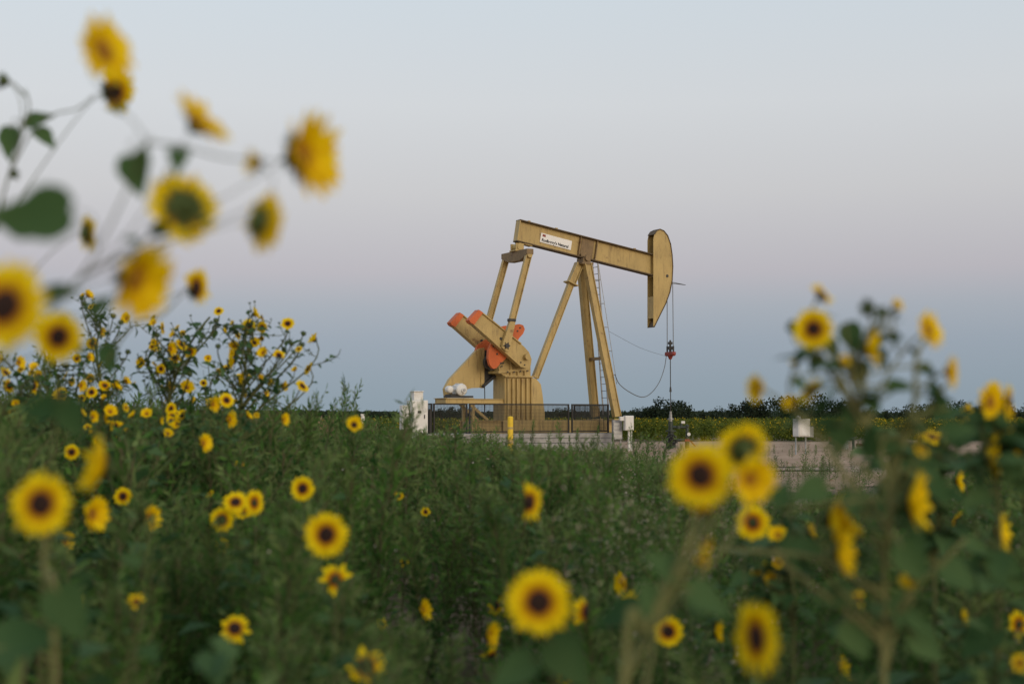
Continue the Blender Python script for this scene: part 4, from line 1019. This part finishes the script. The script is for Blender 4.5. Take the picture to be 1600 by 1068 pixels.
TR = [
 (1034,150,631,3.6,'dark tree behind the polished rod of the pumpjack'), (1055,158,633,3.2,'dark tree just right of the polished rod'), (1018,165,640,3.6,'low dark tree left of the polished rod'),
 (1008,170,642,4.0,'lowest dark bush left of the rod, by the samson post'), (1113,180,645,5,'flat dark tree between the rod and the clustered sunflower heads'),
 (1130,200,644,6,'faint low tree above the big clustered sunflower heads'), (1172,170,630,5.0,'rounded dark tree behind the small side turned flower'), (1150,185,641,5,'low tree next to the rounded dark one'),
 (1205,190,641,6,'low dark tree left of the tallest one at right'), (1258,160,624,6.2,'tallest dark tree, above the white telemetry box'), (1285,170,630,5.5,'second tallest dark tree right of the telemetry box'),
 (1310,200,641,7,'low tree under the upright sunflower heads'), (1345,210,642,7,'low tree behind the thin upper stalks'), (1380,215,642,8,'low tree in the gap between the right hand stalks'),
 (1425,200,640,7,'low tree behind the forked right hand stalk'), (1460,180,634,5.5,'broad dark tree below the orange backed sunflower'), (1490,175,632,5.5,'dark tree left of the pair of heads at the right edge'),
 (1530,180,635,6,'dark tree behind the pair of heads at the right edge'), (1585,165,631,6,'dark tree cut by the right edge'),
 (588,150,646,3,'small bush left of the electrical cabinet'), (577,160,645,3,'smallest bush by the white marker post'), (612,140,648,4.5,'broad low bush touching the electrical cabinet'), (700,150,642,4,'low tree behind the left end of the guard fence'),
 (765,160,645,4,'low tree behind the brake lever'), (865,170,642,5,'low tree behind the pumpjack pedestal'), (885,150,644,3.5,'small tree between pedestal and samson post'), (715,170,640,4,'small tree behind the motor platform'),
]
for k, (px, Y, py, wd, lab) in enumerate(TR): tree(px, Y, ht(py, Y)*1.34, wd*1.2, lab, 100+k)

# ------------------------------------------------------------------ far field of sunflowers, far woods (nobody could count them)
def scatter_quads(P, size, r, flat=.0, asp=.55):
    n = len(P); u = r.normal(size=(n, 3)); u[:, 2] += flat; u /= np.linalg.norm(u, axis=1)[:, None]
    v = np.cross(u, r.normal(size=(n, 3))); v /= np.linalg.norm(v, axis=1)[:, None]
    s = size[:, None]; return np.stack([P-u*s, P-v*s*asp, P+u*s, P+v*s*asp], 1).reshape(-1, 3)
r = np.random.default_rng(50)
npl = 9000
y = 75+r.uniform(0, 1, npl)**1.6*80; x = r.uniform(-.52, .52, npl)*y
keep = ~((y < 80) & (np.abs(np.sin(x*.4)) > .9)); x, y = x[keep], y[keep]; npl = len(x)
h = r.uniform(.8, 1.22, npl)+.10*np.sin(x*.3)*np.sin(y*.2)
k = 26
P = np.repeat(np.stack([x, y, np.zeros(npl)], 1), k, 0); hh_ = np.repeat(h, k)
t = r.uniform(0, 1, npl*k)**.8; P[:, 2] = t*hh_*.97; sp = .32*(1-.5*t); P[:, 0] += r.normal(0, 1, npl*k)*sp*.6; P[:, 1] += r.normal(0, 1, npl*k)*sp*.6
V1 = scatter_quads(P, r.uniform(.05, .12, len(P)), r)
kf = 4; Pf = np.repeat(np.stack([x, y, h], 1), kf, 0); Pf[:, 0] += r.normal(0, .28, len(Pf)); Pf[:, 1] += r.normal(0, .28, len(Pf)); Pf[:, 2] -= np.abs(r.normal(0, .28, len(Pf)))
Pf = Pf[(np.sin(Pf[:, 0]*.31+1.7*np.sin(Pf[:, 1]*.11))+r.normal(0, .5, len(Pf))) > -.45]
Pf = Pf[(Pf[:, 0] > -12) | (r.uniform(size=len(Pf)) < .25)]
V2 = scatter_quads(Pf, r.uniform(.035, .06, len(Pf)), r, asp=.9)
V = np.concatenate([V1, V2]); nq = len(V)//4
fo = npmesh('sunflower_field', V, np.arange(nq*4).reshape(-1, 4), np.r_[np.zeros(len(V1)//4), np.ones(len(V2)//4)], [M['field_leaf'], M['field_flower']])
tag(fo, 'wide yellow green field of sunflowers stretching beyond the dirt pad', 'sunflower field', kind='stuff')
n = 60000; y = r.uniform(170, 420, n); x = r.uniform(-.55, .55, n)*y; hm = 1.3+.0028*y*(.55+.45*np.sin(x*.045+1)*np.sin(x*.021))+.2
P = np.stack([x, y, r.uniform(0, 1, n)**.7*hm], 1); V = scatter_quads(P, y*.0018*r.uniform(.6, 1.4, n), r)
fw = npmesh('far_woods', V, np.arange(n*4).reshape(-1, 4), np.zeros(n), [M['tree_leaf']]); tag(fw, 'thin dark line of brush along the flat horizon', 'woods', kind='stuff')

# ------------------------------------------------------------------ weeds
def weed_proto(seed, nbr, nleaf, lw, ll, style):
    """a unit-high feathery weed: quads (n,4,3) and material index"""
    r = np.random.default_rng(seed); Q = []; mi = []
    def strip(p, q, w, m):
        d = q-p; s = np.cross(d, [0.3, 1, 0.1]); s = s/np.linalg.norm(s)*w; Q.append([p-s, p+s, q+s*.7, q-s*.7]); mi.append(m)
        s2 = np.cross(d, s); s2 = s2/np.linalg.norm(s2)*w; Q.append([p-s2, p+s2, q+s2*.7, q-s2*.7]); mi.append(m)
    pts = [np.array([.03*np.sin(t*3+seed), .03*np.cos(t*2.2+seed), t]) for t in np.linspace(0, 1, 6)]
    pts = [p*np.array([p[2], p[2], 1]) for p in pts]
    for a, b_ in zip(pts[:-1], pts[1:]): strip(a, b_, .004, 2)
    def stempt(t): i = min(int(t*5), 4); f = t*5-i; return pts[i]*(1-f)+pts[i+1]*f
    brs = []
    for k in range(nbr):
        t = .12+.84*(k+r.uniform(0, 1))/nbr; a = k*2.4+r.uniform(-.4, .4)
        ln = (.10+.30*(1-t)**.8)*r.uniform(.7, 1.25)*(1 if style else .75); el = r.uniform(.95, 1.28) if style == 0 else r.uniform(.7, 1.1)
        d = np.array([np.cos(a)*np.cos(el), np.sin(a)*np.cos(el), np.sin(el)]); p = stempt(t); q = p+d*ln; strip(p, q, .0018, 2); brs.append((p, q, d, ln))
    brs.append((pts[-2], pts[-1]+np.array([0, 0, .02]), np.array([0, 0, 1.]), .22))
    for (p, q, d, ln) in brs:
        m = max(3, int(nleaf*ln/.2))
        for j in range(m):
            f = (j+.6)/m; c = p+(q-p)*f; sd = r.normal(size=3); sd -= d*sd.dot(d); sd /= np.linalg.norm(sd)
            ld = d*.75+sd*.8; ld /= np.linalg.norm(ld); L_ = ll*r.uniform(.6, 1.3)*(1.1-.4*f); wv = np.cross(ld, r.normal(size=3)); wv = wv/np.linalg.norm(wv)*lw*r.uniform(.7, 1.3)
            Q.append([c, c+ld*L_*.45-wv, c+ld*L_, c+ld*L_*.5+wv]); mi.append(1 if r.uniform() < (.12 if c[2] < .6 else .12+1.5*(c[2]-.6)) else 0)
    return np.array(Q), np.array(mi)
LOD = [[weed_proto(s, 38, 24, .0044, .058, s % 2) for s in range(6)],
       [weed_proto(s+10, 30, 14, .0060, .064, s % 2) for s in range(6)],
       [weed_proto(s+20, 22, 7, .0085, .075, s % 2) for s in range(6)]]
def broad_proto(seed, nl):
    r = np.random.default_rng(seed); Q, mi = weed_proto(seed, 9, 3, .016, .07, 1); Q = list(Q); mi = list(mi)
    for k in range(nl):
        t = r.uniform(.15, 1)**.8; a = r.uniform(0, 6.28); el = r.uniform(-.5, .6); d = np.array([np.cos(a)*np.cos(el), np.sin(a)*np.cos(el), np.sin(el)])
        c = np.array([0, 0, t])+d*r.uniform(.03, .16); L_ = r.uniform(.07, .14)*(1.3-.6*t); wv = np.cross(d, [r.normal(0, .4), r.normal(0, .4), 1]); wv = wv/np.linalg.norm(wv)*L_*.34
        up_ = np.array([0, 0, .015]); Q.append([c, c+d*L_*.42-wv+up_, c+d*L_, c+d*L_*.42+wv+up_]); mi.append(4)
    return np.array(Q), np.array(mi)
BROAD = [broad_proto(s+60, 55) for s in range(5)]
print('weed quads', [len(l[0][0]) for l in LOD])
CAPX = [-400,0,200,400,520,560,620,700,770,780,815,830,850,1000,1060,1120,1250,1330,1450,1500,1600,2000]
CAPY = [590,598,626,634,644,656,672,682,690,707,707,696,700,706,722,768,772,768,760,728,694,684]
r = np.random.default_rng(77)
bands = [(1.7, 3.2, 13, 0), (3.2, 6, 13, 0), (6, 13, 11, 1), (13, 26, 7, 2), (26, 44, 4.5, 2)]
Vs, Ms = [], []
HP = np.array(HEADS_PX); cnt = 0
for (d0, d1, dens, lod) in bands:
    area = .5*(d1*d1-d0*d0)*.98+1.5*(d1-d0); n = int(area*dens)
    yy = np.sqrt(r.uniform(d0*d0, d1*d1, n)); xx = r.uniform(-1, 1, n)*(.46*yy+.6)
    pxs = 800+xx/yy*FPX
    cap = np.interp(pxs, CAPX, CAPY)
    h0 = np.interp(pxs, [-400,350,560,1000,1080,1200,1420,1520,2000], [1.52,1.40,1.22,1.14,.92,.78,.84,1.0,1.08])
    clump = .5+.5*np.sin(xx*1.9+1.3*np.sin(yy*1.1))*np.sin(yy*1.6+1.1*np.cos(xx*.9))
    hgt = h0*(.52+.34*clump+.30*r.uniform(0, 1, n)); hgt = np.minimum(hgt, (.72+.095*yy)*(.72+.38*r.uniform(0, 1, n)))
    spire = r.uniform(0, 1, n) < .10
    capj = cap+r.uniform(0, 1, n)**1.5*26*(1+6/yy)-np.where(spire, r.uniform(4, 20, n), 0)
    hgt = np.minimum(hgt+spire*.12, CAMZ-(capj-650)*yy/FPX)
    for i in range(n):
        x, y, h, px = xx[i], yy[i], hgt[i], pxs[i]
        if h < (.22 if y < 13 else .10): continue
        if y > 14 and 1080 < px < 1460 and r.uniform() < .6: continue
        hw = .16*h*FPX/y*.6
        m = HP[(HP[:, 3] > y-.05) & (np.abs(HP[:, 0]-px) < hw+HP[:, 2]*.9)]
        if len(m):
            lim = (CAMZ-(m[:, 1]+m[:, 2]*1.0+3-650)*y/FPX).min(); h = min(h, max(lim, 0))
            if h < .2: continue
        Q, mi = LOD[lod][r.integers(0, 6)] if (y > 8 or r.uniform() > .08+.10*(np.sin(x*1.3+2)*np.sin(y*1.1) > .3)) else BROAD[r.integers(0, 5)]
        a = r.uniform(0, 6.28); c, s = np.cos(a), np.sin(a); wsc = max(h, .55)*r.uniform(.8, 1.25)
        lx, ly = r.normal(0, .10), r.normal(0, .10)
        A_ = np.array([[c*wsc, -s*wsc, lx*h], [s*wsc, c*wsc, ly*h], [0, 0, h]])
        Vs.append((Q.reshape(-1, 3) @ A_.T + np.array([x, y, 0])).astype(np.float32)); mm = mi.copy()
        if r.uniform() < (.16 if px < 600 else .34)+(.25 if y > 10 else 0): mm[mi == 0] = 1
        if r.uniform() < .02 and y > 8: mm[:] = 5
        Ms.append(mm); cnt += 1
for px, py, y in [(546,600,11),(555,612,12),(538,622,10),(520,630,11),(487,627,9.5),(500,622,10),(640,632,14),(630,640,15),(60,560,8),(100,575,9),(20,580,8.5),(150,590,9),(205,600,9),(230,612,8),
                  (700,668,15),(742,662,18),(775,672,13),(835,660,17),(872,664,15),(905,674,14),(935,668,16),(985,672,15),(1010,684,13),(668,672,12), (690,676,20), (720,674,24), (760,680,16), (815,676,20), (855,680,18), (890,682,22), (925,684,16), (960,680,18), (1000,678,20), (1022,690,16), (790,684,14), (640,660,18), (615,650,17), (575,646,15), (1050,712,13), (1080,735,10), (1095,760,9), (430,622,9), (455,630,9.5), (410,640,9),(1035,690,12),(590,655,13),(1060,705,11)]:
    h = CAMZ-(py-650)*y/FPX; Q, mi = LOD[1][r.integers(0, 6)]; lx, ly = r.normal(0, .12), r.normal(0, .1); ws = r.uniform(.5, .75)
    Vs.append((Q.reshape(-1, 3) @ np.array([[ws, 0, lx*h], [0, ws, ly*h], [0, 0, h]]).T + np.array([(px-800)/FPX*y-lx*h, y, 0])).astype(np.float32)); Ms.append(mi.copy())
for k in range(64):        # low tufts growing out on the dirt
    cx_, cy_ = r.uniform(4, 28), r.uniform(20, 62)
    if k % 2: cy_ = r.uniform(19, 34)
    for j in range(r.integers(5, 20)):
        x, y = cx_+r.normal(0, 1.2), cy_+r.normal(0, .7); h = r.uniform(.12, .42)*(1.35 if y < 32 else 1)
        Q, mi = LOD[2][r.integers(0, 6)]; a = r.uniform(0, 6.28); c, s_ = np.cos(a), np.sin(a); ws = h*1.4
        Vs.append((Q.reshape(-1, 3) @ np.array([[c*ws, -s_*ws, 0], [s_*ws, c*ws, 0], [0, 0, h]]).T + np.array([x, y, 0])).astype(np.float32)); mm = mi.copy()
        if r.uniform() < .6: mm[mi == 0] = 1
        Ms.append(mm)
# pale seed flecks on some plants in the middle and right
fl = []
for k in range(260):
    px = r.choice([r.normal(900, 90), r.normal(1010, 60), r.normal(1150, 60), r.normal(1480, 70), r.normal(620, 120)]); y = r.uniform(3.6, 8.5); x = (px-800)/FPX*y
    h = r.uniform(.45, .95); m = r.integers(4, 16); fl.append(np.stack([x+r.normal(0, .05, m), y+r.normal(0, .05, m), h-np.abs(r.normal(0, .12, m))], 1))
for k in range(170):
    px = r.choice([r.normal(900, 70), r.normal(960, 60), r.normal(640, 90), r.uniform(500, 1080)]); y = r.uniform(9, 22); x = (px-800)/FPX*y
    h = min(r.uniform(.6, 1.0), CAMZ-(np.interp(px, CAPX, CAPY)+6-650)*y/FPX); m = r.integers(4, 14); fl.append(np.stack([x+r.normal(0, .09, m), y+r.normal(0, .09, m), h-np.abs(r.normal(0, .10, m))], 1))
for k in range(80):
    px = r.choice([r.normal(915, 55), r.normal(1000, 45), r.normal(1120, 50)]); y = r.uniform(3.4, 6); x = (px-800)/FPX*y
    h = CAMZ-(r.uniform(770, 900)-650)*y/FPX; m = r.integers(3, 12); fl.append(np.stack([x+r.normal(0, .035, m), y+r.normal(0, .035, m), h+r.normal(0, .05, m)], 1))
fl = np.concatenate(fl); Vf = scatter_quads(fl, r.uniform(.0028, .0055, len(fl))*np.where(fl[:, 1] > 9, 2.2, 1), r, asp=.8)
V = np.concatenate(Vs+[Vf.astype(np.float32)]); nq = len(V)//4
MI = np.concatenate(Ms+[np.full(len(fl), 3)])
print('weeds', cnt, 'quads', nq)
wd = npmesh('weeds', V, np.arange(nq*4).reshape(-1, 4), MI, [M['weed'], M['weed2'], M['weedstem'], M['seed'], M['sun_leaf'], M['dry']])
tag(wd, 'thick dark green feathery weeds covering the foreground', 'weeds', kind='stuff')

# loose stones on the dirt
r = np.random.default_rng(5); n = 2600; y = r.uniform(22, 72, n); x = r.uniform(-10, 40, n); sz = r.uniform(.012, .05, n)**1.0*r.choice([.6, 1, 1.5], n)
OC = np.array([[1, 0, 0], [0, 1, 0], [-1, 0, 0], [0, -1, 0], [.4, .3, .75], [-.3, .4, .7], [-.4, -.3, .7], [.3, -.4, .75]])
FQ = np.array([[0, 1, 5, 4], [1, 2, 6, 5], [2, 3, 7, 6], [3, 0, 4, 7], [4, 5, 6, 7]])
V = (OC[None]*sz[:, None, None]*r.uniform(.7, 1.3, (n, 8, 3))+np.stack([x, y, np.full(n, .012)], 1)[:, None, :]).reshape(-1, 3)
F = (FQ[None]+np.arange(n)[:, None, None]*8).reshape(-1, 4)
st_ = npmesh('loose_stones', V, F, np.zeros(len(F)), [M['gravel']]); tag(st_, 'small loose stones strewn over the dirt pad', 'stones', kind='stuff')
